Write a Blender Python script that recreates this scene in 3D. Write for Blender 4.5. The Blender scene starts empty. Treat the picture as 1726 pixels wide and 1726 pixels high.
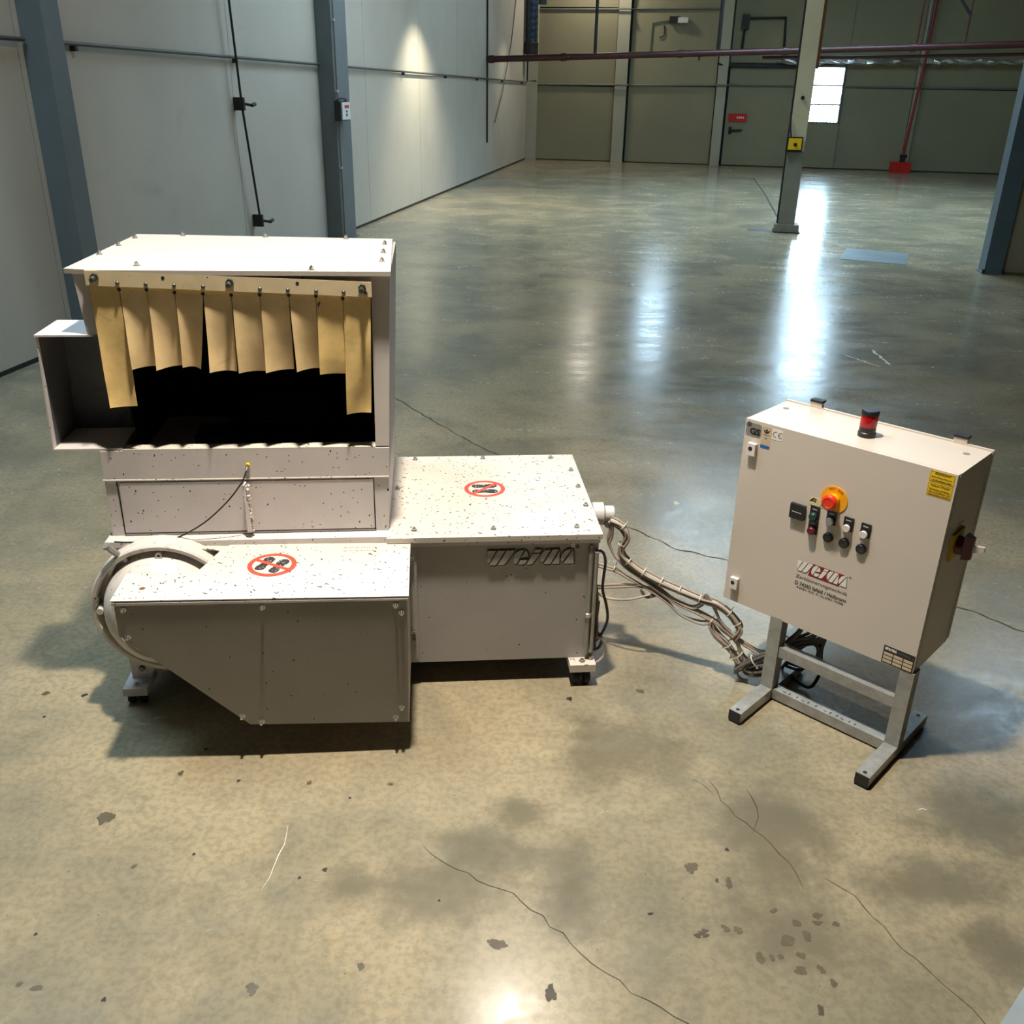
import bpy, bmesh, math, random
from mathutils import Vector, Matrix
random.seed(7)
SC = bpy.context.scene
COL = SC.collection
PI = math.pi

def lin(r, g, b):
    f = lambda c: (c/255/12.92) if c/255 <= .04045 else ((c/255+.055)/1.055)**2.4
    return (f(r), f(g), f(b), 1)

# ------------------------------------------------------------------ camera
F_PX, PITCH, ROLL, EYE = 1579.116, .4309, .019, 1.7447
cam = bpy.data.cameras.new('camera'); cam.sensor_fit = 'HORIZONTAL'; cam.sensor_width = 36
cam.lens = 36*F_PX/1726; cam.clip_end = 200; cam.clip_start = .05
co = bpy.data.objects.new('camera', cam); COL.objects.link(co)
fw = Vector((0, math.cos(PITCH), -math.sin(PITCH))); rt = Vector((1, 0, 0)); up = rt.cross(fw)
c, s = math.cos(ROLL), math.sin(ROLL)
r2 = rt*c+up*s; u2 = up*c-rt*s
M = Matrix((r2, u2, -fw)).transposed().to_4x4(); M.translation = (0, 0, EYE)
co.matrix_world = M
SC.camera = co

# ------------------------------------------------------------------ colour, sky, exposure
vs = SC.view_settings
vs.view_transform = 'Standard'; vs.look = 'None'; vs.gamma = 1; vs.use_curve_mapping = False
vs.exposure = 0.0
SC.cycles.use_denoising = True
SC.cycles.max_bounces = 8; SC.cycles.diffuse_bounces = 4; SC.cycles.glossy_bounces = 4
SC.cycles.sample_clamp_indirect = 6
W = bpy.data.worlds.new('overcast_sky'); SC.world = W; W.use_nodes = True
wb = W.node_tree.nodes['Background']; wb.inputs[0].default_value = (.58, .80, 1.0, 1); wb.inputs[1].default_value = 27.0

# hall frame: t to the right along the back wall, s forward along the left wall
P0 = Vector((-3.231, 5.673, 0)); HA = math.atan2(.175, .9846)
def hall(t, s, z=0):
    return P0+Vector((math.cos(HA)*t+math.sin(HA)*s, -math.sin(HA)*t+math.cos(HA)*s, z))
S_BACK, T_RIGHT, S_FRONT, CEIL = 19.4, 14.0, -12.0, 6.0
# openings: (t0, t1, s0, s1) skylights in the roof; the two near the left wall are added fill light
SKYLIGHTS_AND_FILL = [(4.8, 6.6, 7.5, 9.2), (8.2, 10.0, 6.0, 7.8), (.3, 2.0, -3.4, -1.2), (1.3, 3.0, 4.4, 6.8), (4.0, 8.5, 10.0, 13.0)]
HIGHWIN = [(3.05, 3.75, 3.6, 4.5), (6.8, 7.8, 3.75, 5.4)]          # t0,t1,z0,z1 in the back wall

def lamp(name, kind, loc, energy, colour, target=None, **kw):
    L = bpy.data.lights.new(name, kind); L.energy = energy; L.color = colour
    for k, v in kw.items(): setattr(L, k, v)
    o = bpy.data.objects.new(name, L); COL.objects.link(o); o.location = loc
    if target is not None:
        o.rotation_euler = (Vector(target)-Vector(loc)).to_track_quat('-Z', 'Y').to_euler()
    return o
WARM = (1.0, .90, .77)
LAMPS = []     # (world position, scale) of every pendant lamp body, built further down
def pendant(loc, energy, size=.24, colour=WARM, spread=PI):
    lamp('lamp_light', 'AREA', loc, energy, colour, target=Vector(loc)-Vector((0, 0, 1)), shape='DISK', size=size, spread=spread)
    LAMPS.append(loc)
pendant((-.26, 2.0, 4.40), 78, .20, spread=math.radians(85))
pendant((.07, 5.0, 5.0), 52, .10)
pendant(tuple(hall(1.72, 18.5, 4.7)), 60, .3)
pendant(tuple(hall(3.0, 7.0, 5.0)), 40, .2)
# wall washers: narrow lamps close to the left wall
WASH = [(hall(.8, 9.65, 3.15), 430), (hall(.8, 16.4, 3.2), 60)]
for loc, e in WASH:
    lamp('wall_lamp_light', 'SPOT', loc, e, (1, .93, .74), target=loc-Vector((0, 0, 1)), spot_size=math.radians(104), spot_blend=.8, shadow_soft_size=.05)
# daylight portals in the openings
def portal(cx, rot, sx, sy):
    L = bpy.data.lights.new('daylight_portal', 'AREA'); L.shape = 'RECTANGLE'; L.size = sx; L.size_y = sy
    L.cycles.is_portal = True
    o = bpy.data.objects.new('daylight_portal', L); COL.objects.link(o); o.location = cx; o.rotation_euler = rot
for t0, t1, s0, s1 in SKYLIGHTS_AND_FILL:
    portal(hall((t0+t1)/2, (s0+s1)/2, CEIL+.13), (0, 0, -HA), t1-t0, s1-s0)
for t0, t1, z0, z1 in HIGHWIN:
    portal(hall((t0+t1)/2, S_BACK+.16, (z0+z1)/2), (-PI/2, 0, -HA), t1-t0, z1-z0)

# ------------------------------------------------------------------ materials
MATS = {}
class NT:
    def __init__(s, name):
        s.m = bpy.data.materials.new(name); s.m.use_nodes = True
        s.t = s.m.node_tree; s.b = s.t.nodes['Principled BSDF']
    def n(s, typ, **kw):
        x = s.t.nodes.new(typ)
        for k, v in kw.items():
            if k.startswith('i_'):
                key = k[2:]; key = int(key) if key.isdigit() else key
                x.inputs[key].default_value = v
            else: setattr(x, k, v)
        return x
    def l(s, a, b): s.t.links.new(a, b)
    def math(s, op, a, b=None, c=None):
        x = s.n('ShaderNodeMath', operation=op)
        for i, v in enumerate((a, b, c)):
            if v is None: continue
            if isinstance(v, (int, float)): x.inputs[i].default_value = v
            else: s.l(v, x.inputs[i])
        return x.outputs[0]
    def mix(s, fac, a, b):
        x = s.n('ShaderNodeMix', data_type='RGBA')
        for i, v in ((0, fac), (6, a), (7, b)):
            if isinstance(v, (int, float, tuple)): x.inputs[i].default_value = v
            else: s.l(v, x.inputs[i])
        return x.outputs[2]
    def ramp(s, f, lo, hi):
        x = s.n('ShaderNodeMapRange', interpolation_type='SMOOTHSTEP'); s.l(f, x.inputs[0])
        x.inputs[1].default_value = lo; x.inputs[2].default_value = hi
        return x.outputs[0]
    def noise(s, scale, detail=4, rough=.55, vec=None, dist=0):
        x = s.n('ShaderNodeTexNoise'); x.inputs['Scale'].default_value = scale
        x.inputs['Detail'].default_value = detail; x.inputs['Roughness'].default_value = rough
        x.inputs['Distortion'].default_value = dist
        s.l(vec if vec is not None else s.obj(), x.inputs['Vector'])
        return x.outputs[0]
    def obj(s):
        if not hasattr(s, '_o'): s._o = s.n('ShaderNodeTexCoord').outputs['Object']
        return s._o
    def map(s, scale, rot=(0, 0, 0), loc=(0, 0, 0)):
        x = s.n('ShaderNodeMapping'); s.l(s.obj(), x.inputs[0])
        x.inputs[1].default_value = loc; x.inputs[2].default_value = rot; x.inputs[3].default_value = scale
        return x.outputs[0]
    def turn(s, scale, rot):
        x = s.n('ShaderNodeMapping', vector_type='TEXTURE'); s.l(s.obj(), x.inputs[0])
        x.inputs[2].default_value = rot; x.inputs[3].default_value = tuple(1/c for c in scale)
        return x.outputs[0]
    def bump(s, h, strength, dist=.002):
        x = s.n('ShaderNodeBump'); x.inputs['Strength'].default_value = strength; x.inputs['Distance'].default_value = dist
        s.l(h, x.inputs['Height']); s.l(x.outputs[0], s.b.inputs['Normal'])

def mat(name, col, rough=.5, metal=0., var=.06, vscale=6., bump=0., bscale=200., emit=None, spec=.5, chips=None, chipcol=(.02, .018, .017, 1), dirt=None):
    """painted / plain surface with mottling, fine relief and, where asked, scattered paint chips"""
    if name in MATS: return MATS[name]
    k = NT(name); b = k.b
    b.inputs['Roughness'].default_value = rough; b.inputs['Metallic'].default_value = metal
    b.inputs['Specular IOR Level'].default_value = spec
    base = col
    if var:
        n = k.ramp(k.noise(vscale, 5), .3, .7)
        dark = tuple(c*(1-var*2) for c in col[:3])+(1,)
        lite = tuple(min(1, c*(1+var)) for c in col[:3])+(1,)
        base = k.mix(n, dark, lite)
    if dirt:
        n = k.ramp(k.noise(dirt[1], 6, .7, dist=.6), dirt[2], dirt[2]+.16)
        base = k.mix(k.math('MULTIPLY', n, dirt[3]), base, dirt[0])
    if chips:
        tot = None
        for sc, thr, gate, st, rot in chips:
            wob = k.n('ShaderNodeTexNoise'); wob.inputs['Scale'].default_value = sc*2.2
            mv = k.turn(st, rot); k.l(mv, wob.inputs['Vector'])
            add = k.n('ShaderNodeVectorMath', operation='MULTIPLY_ADD'); k.l(wob.outputs['Color'], add.inputs[0])
            add.inputs[1].default_value = (.25/sc,)*3; k.l(mv, add.inputs[2])
            v = k.n('ShaderNodeTexVoronoi'); v.inputs['Scale'].default_value = sc; k.l(add.outputs[0], v.inputs['Vector'])
            hit = k.math('LESS_THAN', v.outputs['Distance'], thr)
            sep = k.n('ShaderNodeSeparateColor'); k.l(v.outputs['Color'], sep.inputs[0])
            g = k.math('GREATER_THAN', sep.outputs[0], gate)
            hit = k.math('MULTIPLY', hit, g)
            tot = hit if tot is None else k.math('MAXIMUM', tot, hit)
        base = k.mix(tot, base, chipcol)
    if isinstance(base, tuple): b.inputs['Base Color'].default_value = base
    else: k.l(base, b.inputs['Base Color'])
    if bump: k.bump(k.noise(bscale, 2), bump)
    if emit:
        b.inputs['Emission Color'].default_value = emit[0]; b.inputs['Emission Strength'].default_value = emit[1]
    MATS[name] = k.m
    return k.m

CHIP_TOP = [(60, .13, .55, (1, .36, 1), (0, 0, .5)), (64, .13, .55, (.32, 1, 1), (0, 0, .9)), (48, .11, .66, (.25, 1, 1), (0, 0, -.5)), (52, .10, .6, (.3, 1, 1), (0, 0, .25)), (100, .19, .66, (1, .7, 1), (0, 0, .3))]
CHIP_FEW = [(42, .10, .80, (1, .5, 1), (0, .3, .5)), (50, .09, .84, (1, 1, .6), (0, 0, 0))]
CHIP_MID = [(54, .11, .58, (1, 1, .5), (0, .4, .4)), (80, .15, .72, (1, 1, 1), (0, 0, 0))]
OFFW = lin(198, 190, 179)
m_top = mat('worn_white_paint_top', OFFW, .5, var=.02, chips=CHIP_TOP, bump=.1, dirt=(lin(190, 172, 140), 5, .56, .35))
m_lidtop = mat('white_lid_paint', lin(186, 178, 167), .5, var=.02, bump=.08, vscale=4, dirt=(lin(196, 180, 158), 9, .62, .3), chips=[(9, .035, .75, (.3, 1, 1), (0, 0, .7))])
m_paint = mat('worn_white_paint', lin(203, 197, 194), .55, var=.03, chips=CHIP_MID, bump=.15, bscale=120)
m_panel = mat('textured_grey_paint', lin(165, 161, 158), .5, var=.02, chips=CHIP_FEW, bump=.35, bscale=260)  # grey coat, toned down further to paint in the dim front faces
m_post = mat('chipped_white_paint', lin(206, 198, 194), .5, var=.03, chips=CHIP_FEW+[(18, .10, .8, (1, 1, .35), (0, 0, 0))], chipcol=(.05, .02, .02, 1))
m_dish = mat('scraped_grey_paint', lin(206, 199, 190), .45, var=.03, chips=CHIP_FEW, dirt=(lin(128, 126, 120), 26, .57, .9), bump=.15, bscale=90)
m_bar = mat('cream_bar_paint', lin(214, 196, 160), .5, var=.04, vscale=20, dirt=(lin(170, 130, 80), 14, .6, .5), chips=CHIP_FEW)
m_rubber = mat('ochre_rubber', lin(226, 194, 128), .55, var=.08, vscale=14, bump=.25, bscale=45, dirt=(lin(120, 98, 66), 11, .62, .55), chips=[(30, .1, .85, (1, 1, .3), (0, .5, .5))], chipcol=(.10, .07, .04, 1))
m_rubber2 = mat('tan_rubber', lin(220, 192, 142), .6, var=.08, vscale=10, bump=.25, bscale=50, dirt=(lin(110, 90, 66), 9, .6, .5))
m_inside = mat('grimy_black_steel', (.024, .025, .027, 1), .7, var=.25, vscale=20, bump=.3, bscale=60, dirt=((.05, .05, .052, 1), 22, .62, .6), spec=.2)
m_chute = mat('greasy_steel', lin(92, 94, 98), .5, var=.15, vscale=5, dirt=(lin(52, 44, 40), 6, .55, .7), bump=.1)
m_steel = mat('zinc_steel', (.55, .54, .51, 1), .32, 1., var=.12, vscale=40)
m_dsteel = mat('dark_oily_steel', (.16, .16, .15, 1), .4, .9, var=.2, vscale=60)
m_black = mat('black_plastic', (.013, .013, .015, 1), .38, var=.1)
m_wheel = mat('black_caster_rubber', (.012, .012, .012, 1), .8, var=.2, vscale=30)
m_ink = mat('black_print', (.012, .012, .012, 1), .6, var=0)
m_soleink = mat('worn_black_print', (.022, .021, .02, 1), .6, var=.1, chips=[(130, .28, .45, (1, 1, 1), (0, 0, 0))], chipcol=lin(196, 186, 174))
m_redink = mat('red_print', lin(222, 70, 52), .5, var=.06, vscale=60, chips=[(160, .15, .75, (1, 1, 1), (0, 0, 0))], chipcol=lin(226, 160, 140))
m_redfaint = mat('faded_red_print', lin(226, 120, 106), .6, var=.1, vscale=90)
m_whiteink = mat('white_print', lin(226, 218, 206), .5, var=0)
m_logored = mat('dark_red_print', lin(140, 26, 30), .5, var=.04)
m_cab = mat('beige_cabinet_lacquer', lin(202, 189, 174), .36, var=.015, vscale=3, bump=.12, bscale=420)
m_frame = mat('brushed_frame_steel', lin(158, 156, 150), .3, .35, var=.08, vscale=30)
m_yellow = mat('yellow_label', lin(236, 190, 20), .45, var=.03)
m_estop = mat('amber_disc', lin(244, 168, 12), .4, var=.03)
m_red = mat('red_plastic', lin(226, 52, 22), .35, var=.03)
m_dred = mat('maroon_plastic', lin(94, 14, 30), .3, var=.04)
m_dgreen = mat('dark_green_plastic', lin(14, 62, 58), .35, var=.04)
m_capw = mat('white_button_plastic', lin(214, 204, 196), .35, var=.02)
m_blue = mat('blue_print', lin(28, 96, 160), .5, var=.03)
m_greylab = mat('grey_label', lin(132, 126, 118), .5, var=.03)
m_tan = mat('tan_label', lin(196, 176, 146), .5, var=.03)
m_cable = mat('grey_beige_cable', lin(158, 144, 130), .5, var=.06, vscale=30)
m_cable2 = mat('pale_grey_cable', lin(176, 166, 154), .5, var=.06, vscale=30)
m_cabled = mat('dark_grey_and_shaded_cable', lin(92, 84, 78), .5, var=.08, vscale=30)  # darker cable colour, also painted-in shade for the cables under the cabinet
m_cableb = mat('black_cable', (.012, .012, .013, 1), .4, var=.05)
m_tie = mat('cable_tie_plastic', lin(206, 196, 176), .45, var=.03)
m_wall = mat('painted_wall_panel', lin(188, 182, 168), .6, var=.03, vscale=1.2, bump=.08, bscale=60, dirt=(lin(150, 148, 132), 1.6, .58, .3))
m_wallb = mat('back_wall_paint', lin(140, 134, 106), .65, var=.04, vscale=.9, bump=.05, bscale=60)
m_pil = mat('pale_pilaster_paint', lin(168, 164, 142), .6, var=.03, vscale=2)
m_jnt = mat('wall_joint', (.05, .05, .045, 1), .9, var=0)
m_col = mat('blue_grey_steel_paint', lin(100, 107, 108), .45, var=.05, vscale=3, dirt=(lin(66, 74, 78), 3, .6, .4))
m_colc = mat('pale_column_paint', lin(196, 186, 152), .5, var=.05, vscale=3, dirt=(lin(120, 112, 92), 4, .6, .4))
m_brown = mat('rust_brown_paint', lin(120, 72, 36), .6, var=.1)
m_pipe = mat('dark_red_pipe_paint', lin(62, 22, 22), .45, var=.1, vscale=4)
m_redpipe = mat('red_riser_paint', lin(150, 40, 30), .45, var=.08, vscale=4)
m_dark = mat('dark_iron', (.02, .021, .022, 1), .5, .3, var=.15, vscale=9)
m_grey = mat('grey_conduit', lin(112, 112, 104), .5, var=.06)
m_foil = mat('crumpled_foil', (.75, .76, .78, 1), .28, 1., var=.1, vscale=20, bump=1., bscale=26)
m_duct = mat('dark_blue_duct_steel', lin(52, 66, 88), .35, .6, var=.15, vscale=12)
m_redbox = mat('red_box_paint', lin(196, 26, 18), .4, var=.06)
m_white = mat('white_plastic', lin(214, 216, 210), .4, var=.02)
m_ceil = mat('ceiling_sheet', lin(96, 96, 92), .8, var=.05, vscale=.8)
m_plate = mat('worn_floor_plate', lin(92, 102, 104), .45, .2, var=.12, vscale=3)
m_cone = mat('dark_crack', lin(58, 50, 40), .9, var=.1)
m_stain = mat('dark_stain', lin(62, 54, 38), .55, var=.15, vscale=40)
m_stain2 = mat('grey_stain', lin(80, 71, 52), .5, var=.1, vscale=30)
m_stain3 = mat('black_spot', lin(30, 27, 23), .7, var=.1)
m_scuff = mat('pale_scuff', lin(206, 196, 176), .6, var=.05)
m_edge = mat('pale_blue_steel', lin(150, 160, 164), .4, .2, var=.05)
m_lampshade = mat('lamp_shade_enamel', lin(70, 74, 76), .5, var=.04)
m_lampglow = mat('lamp_diffuser', (.8, .75, .6, 1), .5, var=0, emit=((1, .85, .62, 1), 3))
m_beacon = mat('red_lens', lin(168, 16, 22), .15, var=.04)

def glass_mat():
    k = NT('clear_pane'); out = k.t.nodes['Material Output']
    tr = k.n('ShaderNodeBsdfTransparent'); tr.inputs[0].default_value = (.95, .97, .97, 1)
    gl = k.n('ShaderNodeBsdfGlossy'); gl.inputs['Roughness'].default_value = .05
    fr = k.n('ShaderNodeFresnel'); fr.inputs[0].default_value = 1.45
    mx = k.n('ShaderNodeMixShader'); k.l(k.math('MULTIPLY', fr.outputs[0], .7), mx.inputs[0])
    k.l(tr.outputs[0], mx.inputs[1]); k.l(gl.outputs[0], mx.inputs[2]); k.l(mx.outputs[0], out.inputs[0])
    return k.m
m_glass = glass_mat()

def floor_mat():
    k = NT('polished_concrete'); b = k.b
    big = k.ramp(k.noise(1.3, 6, .6, dist=.4), .36, .64)
    mid = k.ramp(k.noise(4.5, 7, .65, dist=.25), .28, .74)
    fine = k.noise(55, 4, .6)
    col = k.mix(big, lin(110, 106, 90), lin(152, 139, 112))
    col = k.mix(k.math('MULTIPLY', mid, .34), col, lin(162, 148, 117))
    blot_ = k.ramp(k.noise(9, 6, .7, dist=.3), .50, .78)
    col = k.mix(k.math('MULTIPLY', blot_, .5), col, lin(98, 92, 74))
    # soft darker patches where moisture or wear has darkened the concrete
    soft = [(.331, 2.16, .17, .17), (.66, 1.53, .17, .10), (.041, 1.906, .08, .07), (-.156, 1.643, .17, .12), (-.047, 1.76, .14, .08), (.69, 1.83, .16, .22), (.154, 1.65, .08, .14), (1.03, 1.70, .2, .1), (-.37, 1.64, .09, .07), (1.116, 1.5, .08, .1), (1.26, 1.92, .19, .14)]
    wob = k.noise(7, 5, .65)
    tot = None
    for x, y, rx, ry in soft:
        v = k.map((1/rx/1.5, 1/ry/1.5, 0), loc=(-x/rx/1.5, -y/ry/1.5, 0))
        ln = k.n('ShaderNodeVectorMath', operation='LENGTH'); k.l(v, ln.inputs[0])
        d = k.math('ADD', ln.outputs['Value'], k.math('MULTIPLY', k.math('SUBTRACT', wob, .5), 1.6))
        g = k.math('SUBTRACT', 1, k.ramp(d, .2, 1.0))
        tot = g if tot is None else k.math('MAXIMUM', tot, g)
    col = k.mix(k.math('MULTIPLY', tot, .72), col, lin(82, 78, 64))
    col = k.mix(k.math('MULTIPLY', k.ramp(fine, .42, .62), .34), col, lin(98, 92, 76))
    speck = k.n('ShaderNodeTexVoronoi'); speck.inputs['Scale'].default_value = 16; k.l(k.obj(), speck.inputs['Vector'])
    sp = k.math('LESS_THAN', speck.outputs['Distance'], .035)
    col = k.mix(k.math('MULTIPLY', sp, .6), col, lin(60, 54, 44))
    # trowel swirls, seen in the sheen
    swirl = k.noise(1.6, 6, .7, vec=k.map((1, 2.6, 1), (0, 0, .3)), dist=.7)
    sw = k.ramp(swirl, .32, .70)
    col = k.mix(k.math('MULTIPLY', sw, .03), col, lin(190, 180, 158))
    k.l(col, b.inputs['Base Color'])
    r = k.math('ADD', .15, k.math('MULTIPLY', sw, .09))
    r = k.math('ADD', r, k.math('MULTIPLY', k.ramp(k.noise(30, 4), .35, .65), .05))
    k.l(r, b.inputs['Roughness'])
    b.inputs['Specular IOR Level'].default_value = .55
    h = k.math('ADD', k.noise(2.2, 5, .6, dist=.5), k.math('MULTIPLY', k.noise(60, 3), .06))
    k.bump(h, .06, .02)
    return k.m
m_floor = floor_mat()

# ------------------------------------------------------------------ mesh helpers
def B(): return bmesh.new()
def obj(name, bm, m, parent=None, smooth=False, bevel=0, mesh=None):
    if bevel:
        bmesh.ops.bevel(bm, geom=[e for e in bm.edges if len(e.link_faces) == 2 and e.calc_face_angle(0) > .7], offset=bevel, segments=2, affect='EDGES', profile=.6, clamp_overlap=True)
    bmesh.ops.recalc_face_normals(bm, faces=bm.faces[:])
    me = bpy.data.meshes.new(name); bm.to_mesh(me); bm.free()
    for mm in (m if isinstance(m, list) else [m]): me.materials.append(mm)
    if smooth:
        me.shade_smooth()
        me.set_sharp_from_angle(angle=.7)
    o = bpy.data.objects.new(name, me); COL.objects.link(o)
    if parent: o.parent = parent
    return o
def dup(o, parent=None, loc=None):
    n = o.copy(); COL.objects.link(n); n.parent = parent if parent else o.parent
    if loc is not None: n.location = loc
    return n
def tag(o, label=None, cat=None, group=None, kind=None):
    if label: o['label'] = label
    if cat: o['category'] = cat
    if group: o['group'] = group
    if kind: o['kind'] = kind
    return o
def empty(name, loc, rz, label, cat, group=None):
    o = bpy.data.objects.new(name, None); COL.objects.link(o); o.empty_display_size = .1
    o.location = loc; o.rotation_euler = (0, 0, rz)
    return tag(o, label, cat, group)
def box(bm, x0, x1, y0, y1, z0, z1):
    v = [bm.verts.new(p) for p in ((x0, y0, z0), (x1, y0, z0), (x1, y1, z0), (x0, y1, z0), (x0, y0, z1), (x1, y0, z1), (x1, y1, z1), (x0, y1, z1))]
    for f in ((0, 3, 2, 1), (4, 5, 6, 7), (0, 1, 5, 4), (1, 2, 6, 5), (2, 3, 7, 6), (3, 0, 4, 7)): bm.faces.new([v[i] for i in f])
    return bm
def loft(bm, A, Bq):
    a = [bm.verts.new(p) for p in A]; b = [bm.verts.new(p) for p in Bq]; n = len(a)
    bm.faces.new(a); bm.faces.new(b[::-1])
    for i in range(n): bm.faces.new((a[i], b[i], b[(i+1) % n], a[(i+1) % n]))
    return bm
def prism(bm, pts, axis, a, b):
    """polygon of 2-D points pushed from a to b along an axis ('x','y','z')"""
    f = {'y': lambda p, d: (p[0], d, p[1]), 'z': lambda p, d: (p[0], p[1], d), 'x': lambda p, d: (d, p[0], p[1])}[axis]
    return loft(bm, [f(p, a) for p in pts], [f(p, b) for p in pts])
def frame_of(d):
    d = Vector(d).normalized(); a = d.orthogonal().normalized(); return d, a, d.cross(a)
def cyl(bm, p, q, r, n=16, r1=None):
    p = Vector(p); q = Vector(q); d, a, b = frame_of(q-p); r1 = r if r1 is None else r1
    ring = lambda c, rr: [c+(a*math.cos(2*PI*i/n)+b*math.sin(2*PI*i/n))*rr for i in range(n)]
    return loft(bm, ring(p, r), ring(q, r1))
def lathe(bm, prof, o, d, n=32):
    """profile of (radius, height along d)"""
    o = Vector(o); d, a, b = frame_of(d); rows = []
    for r, h in prof:
        if r < 1e-6: rows.append([bm.verts.new(o+d*h)])
        else: rows.append([bm.verts.new(o+d*h+(a*math.cos(2*PI*i/n)+b*math.sin(2*PI*i/n))*r) for i in range(n)])
    for R, S in zip(rows, rows[1:]):
        for i in range(n):
            j = (i+1) % n
            if len(R) == 1 and len(S) == 1: continue
            if len(R) == 1: bm.faces.new((R[0], S[i], S[j]))
            elif len(S) == 1: bm.faces.new((R[i], R[j], S[0]))
            else: bm.faces.new((R[i], R[j], S[j], S[i]))
    return bm
def smooth_path(P, sub=5):
    P = [Vector(p) for p in P]
    if len(P) < 3: return P
    out = []
    for i in range(len(P)-1):
        p0 = P[max(i-1, 0)]; p1 = P[i]; p2 = P[i+1]; p3 = P[min(i+2, len(P)-1)]
        for k in range(sub):
            t = k/sub
            out.append(.5*((2*p1)+(p2-p0)*t+(2*p0-5*p1+4*p2-p3)*t*t+(3*p1-p0-3*p2+p3)*t**3))
    return out+[P[-1]]
def tube(bm, P, r, n=8, sub=5):
    P = smooth_path(P, sub); rows = []; a = None
    for i, p in enumerate(P):
        d = (P[min(i+1, len(P)-1)]-P[max(i-1, 0)]).normalized()
        if a is None: a = d.orthogonal().normalized()
        a = (a-d*a.dot(d)).normalized(); b = d.cross(a)
        rows.append([bm.verts.new(p+(a*math.cos(2*PI*k/n)+b*math.sin(2*PI*k/n))*r) for k in range(n)])
    for R, S in zip(rows, rows[1:]):
        for k in range(n): bm.faces.new((R[k], R[(k+1) % n], S[(k+1) % n], S[k]))
    bm.faces.new(rows[0][::-1]); bm.faces.new(rows[-1])
    return bm
def ngon_ring(bm, c, x, y, r, R, th, n=40):
    """flat annulus in plane (x,y) through c, thickness th along x cross y"""
    c = Vector(c); x = Vector(x).normalized(); y = Vector(y).normalized(); z = x.cross(y)
    A = []
    for i in range(n):
        d = x*math.cos(2*PI*i/n)+y*math.sin(2*PI*i/n)
        A.append([bm.verts.new(c+d*r), bm.verts.new(c+d*R), bm.verts.new(c+d*R+z*th), bm.verts.new(c+d*r+z*th)])
    for i in range(n):
        a, b = A[i], A[(i+1) % n]
        for k in range(4): bm.faces.new((a[k], b[k], b[(k+1) % 4], a[(k+1) % 4]))
    return bm
def flat(bm, pts, o, x, y, th):
    """2-D polygon laid in plane (x,y) at o, raised by th"""
    o = Vector(o); x = Vector(x).normalized(); y = Vector(y).normalized(); z = x.cross(y)
    return loft(bm, [o+x*p[0]+y*p[1] for p in pts], [o+x*p[0]+y*p[1]+z*th for p in pts])
def ellipse(cx, cy, rx, ry, n=20, rot=0):
    return [(cx+rx*math.cos(2*PI*i/n)*math.cos(rot)-ry*math.sin(2*PI*i/n)*math.sin(rot), cy+rx*math.cos(2*PI*i/n)*math.sin(rot)+ry*math.sin(2*PI*i/n)*math.cos(rot)) for i in range(n)]
def text(name, body, o, x, y, w, h, m, parent, bold=0.):
    """lettering centred at o in plane (x,y), fitted into w by h"""
    cu = bpy.data.curves.new('lettering', 'FONT'); cu.body = body; cu.extrude = 0; cu.offset = bold; cu.resolution_u = 3
    t = bpy.data.objects.new('lettering', cu); COL.objects.link(t)
    me = bpy.data.meshes.new_from_object(t.evaluated_get(bpy.context.evaluated_depsgraph_get()))
    bpy.data.objects.remove(t); bpy.data.curves.remove(cu)
    xs = [v.co.x for v in me.vertices]; ys = [v.co.y for v in me.vertices]
    cx, cy = (min(xs)+max(xs))/2, (min(ys)+max(ys))/2; sx = w/(max(xs)-min(xs)); sy = h/(max(ys)-min(ys))
    o = Vector(o); x = Vector(x).normalized(); y = Vector(y).normalized(); z = x.cross(y)
    for v in me.vertices: v.co = o+x*((v.co.x-cx)*sx)+y*((v.co.y-cy)*sy)+z*.0004
    me.name = name; me.materials.append(m)
    ob = bpy.data.objects.new(name, me); COL.objects.link(ob); ob.parent = parent
    return ob
LOGO = [[(0, 1), (10, 1), (2, .12), (0, .2)], [(12, 1), (20.5, 1), (10.5, .06), (8.5, 0), (3, 0), (2.2, .05)], [(22.5, 1), (31.5, 1), (21.5, .15), (18.5, 0), (11.5, 0)],
        [(42, 1), (33, .03), (30.5, .12), (29.5, .32), (30.5, .6), (33, .85), (37, .98)], [(44, .99), (46.5, .78), (47, .55), (37.5, .46)], [(35.5, .02), (37, .33), (46, .33), (44, .1), (40.5, 0)],
        [(54, 1), (62.5, 1), (60, .8), (52.5, .8)], [(52, .74), (60.5, .74), (52, .06), (50, 0), (44.5, 0)],
        [(72.5, 1), (63.5, .1), (61.2, .2), (60.5, .45), (62.5, .78), (66, .95)], [(74.5, 1), (82, 1), (72.5, 0), (64.5, 0)], [(83, .95), (83, 0), (74.5, 0)],
        [(97, 1), (86, .12), (83.8, .28), (85, .58), (88.5, .88), (92.5, .98)], [(98.5, 1), (100, 0), (87.5, 0)]]
def logo(name, o, x, y, w, h, m, parent, th=.0012, dx=0, dy=0, grow=0.):
    """slanted company lettering; o is its lower left corner"""
    bm = B()
    for P in LOGO:
        cx = sum(p[0] for p in P)/len(P); cy = sum(p[1] for p in P)/len(P)
        Q = []
        for p in P:
            px, py = p[0]/100*w, p[1]*h
            v = Vector((px-cx/100*w, py-cy*h))
            if grow and v.length: v *= 1+grow/v.length
            Q.append((cx/100*w+v.x+dx, cy*h+v.y+dy))
        flat(bm, Q, o, x, y, th)
    return obj(name, bm, m, parent)

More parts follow.
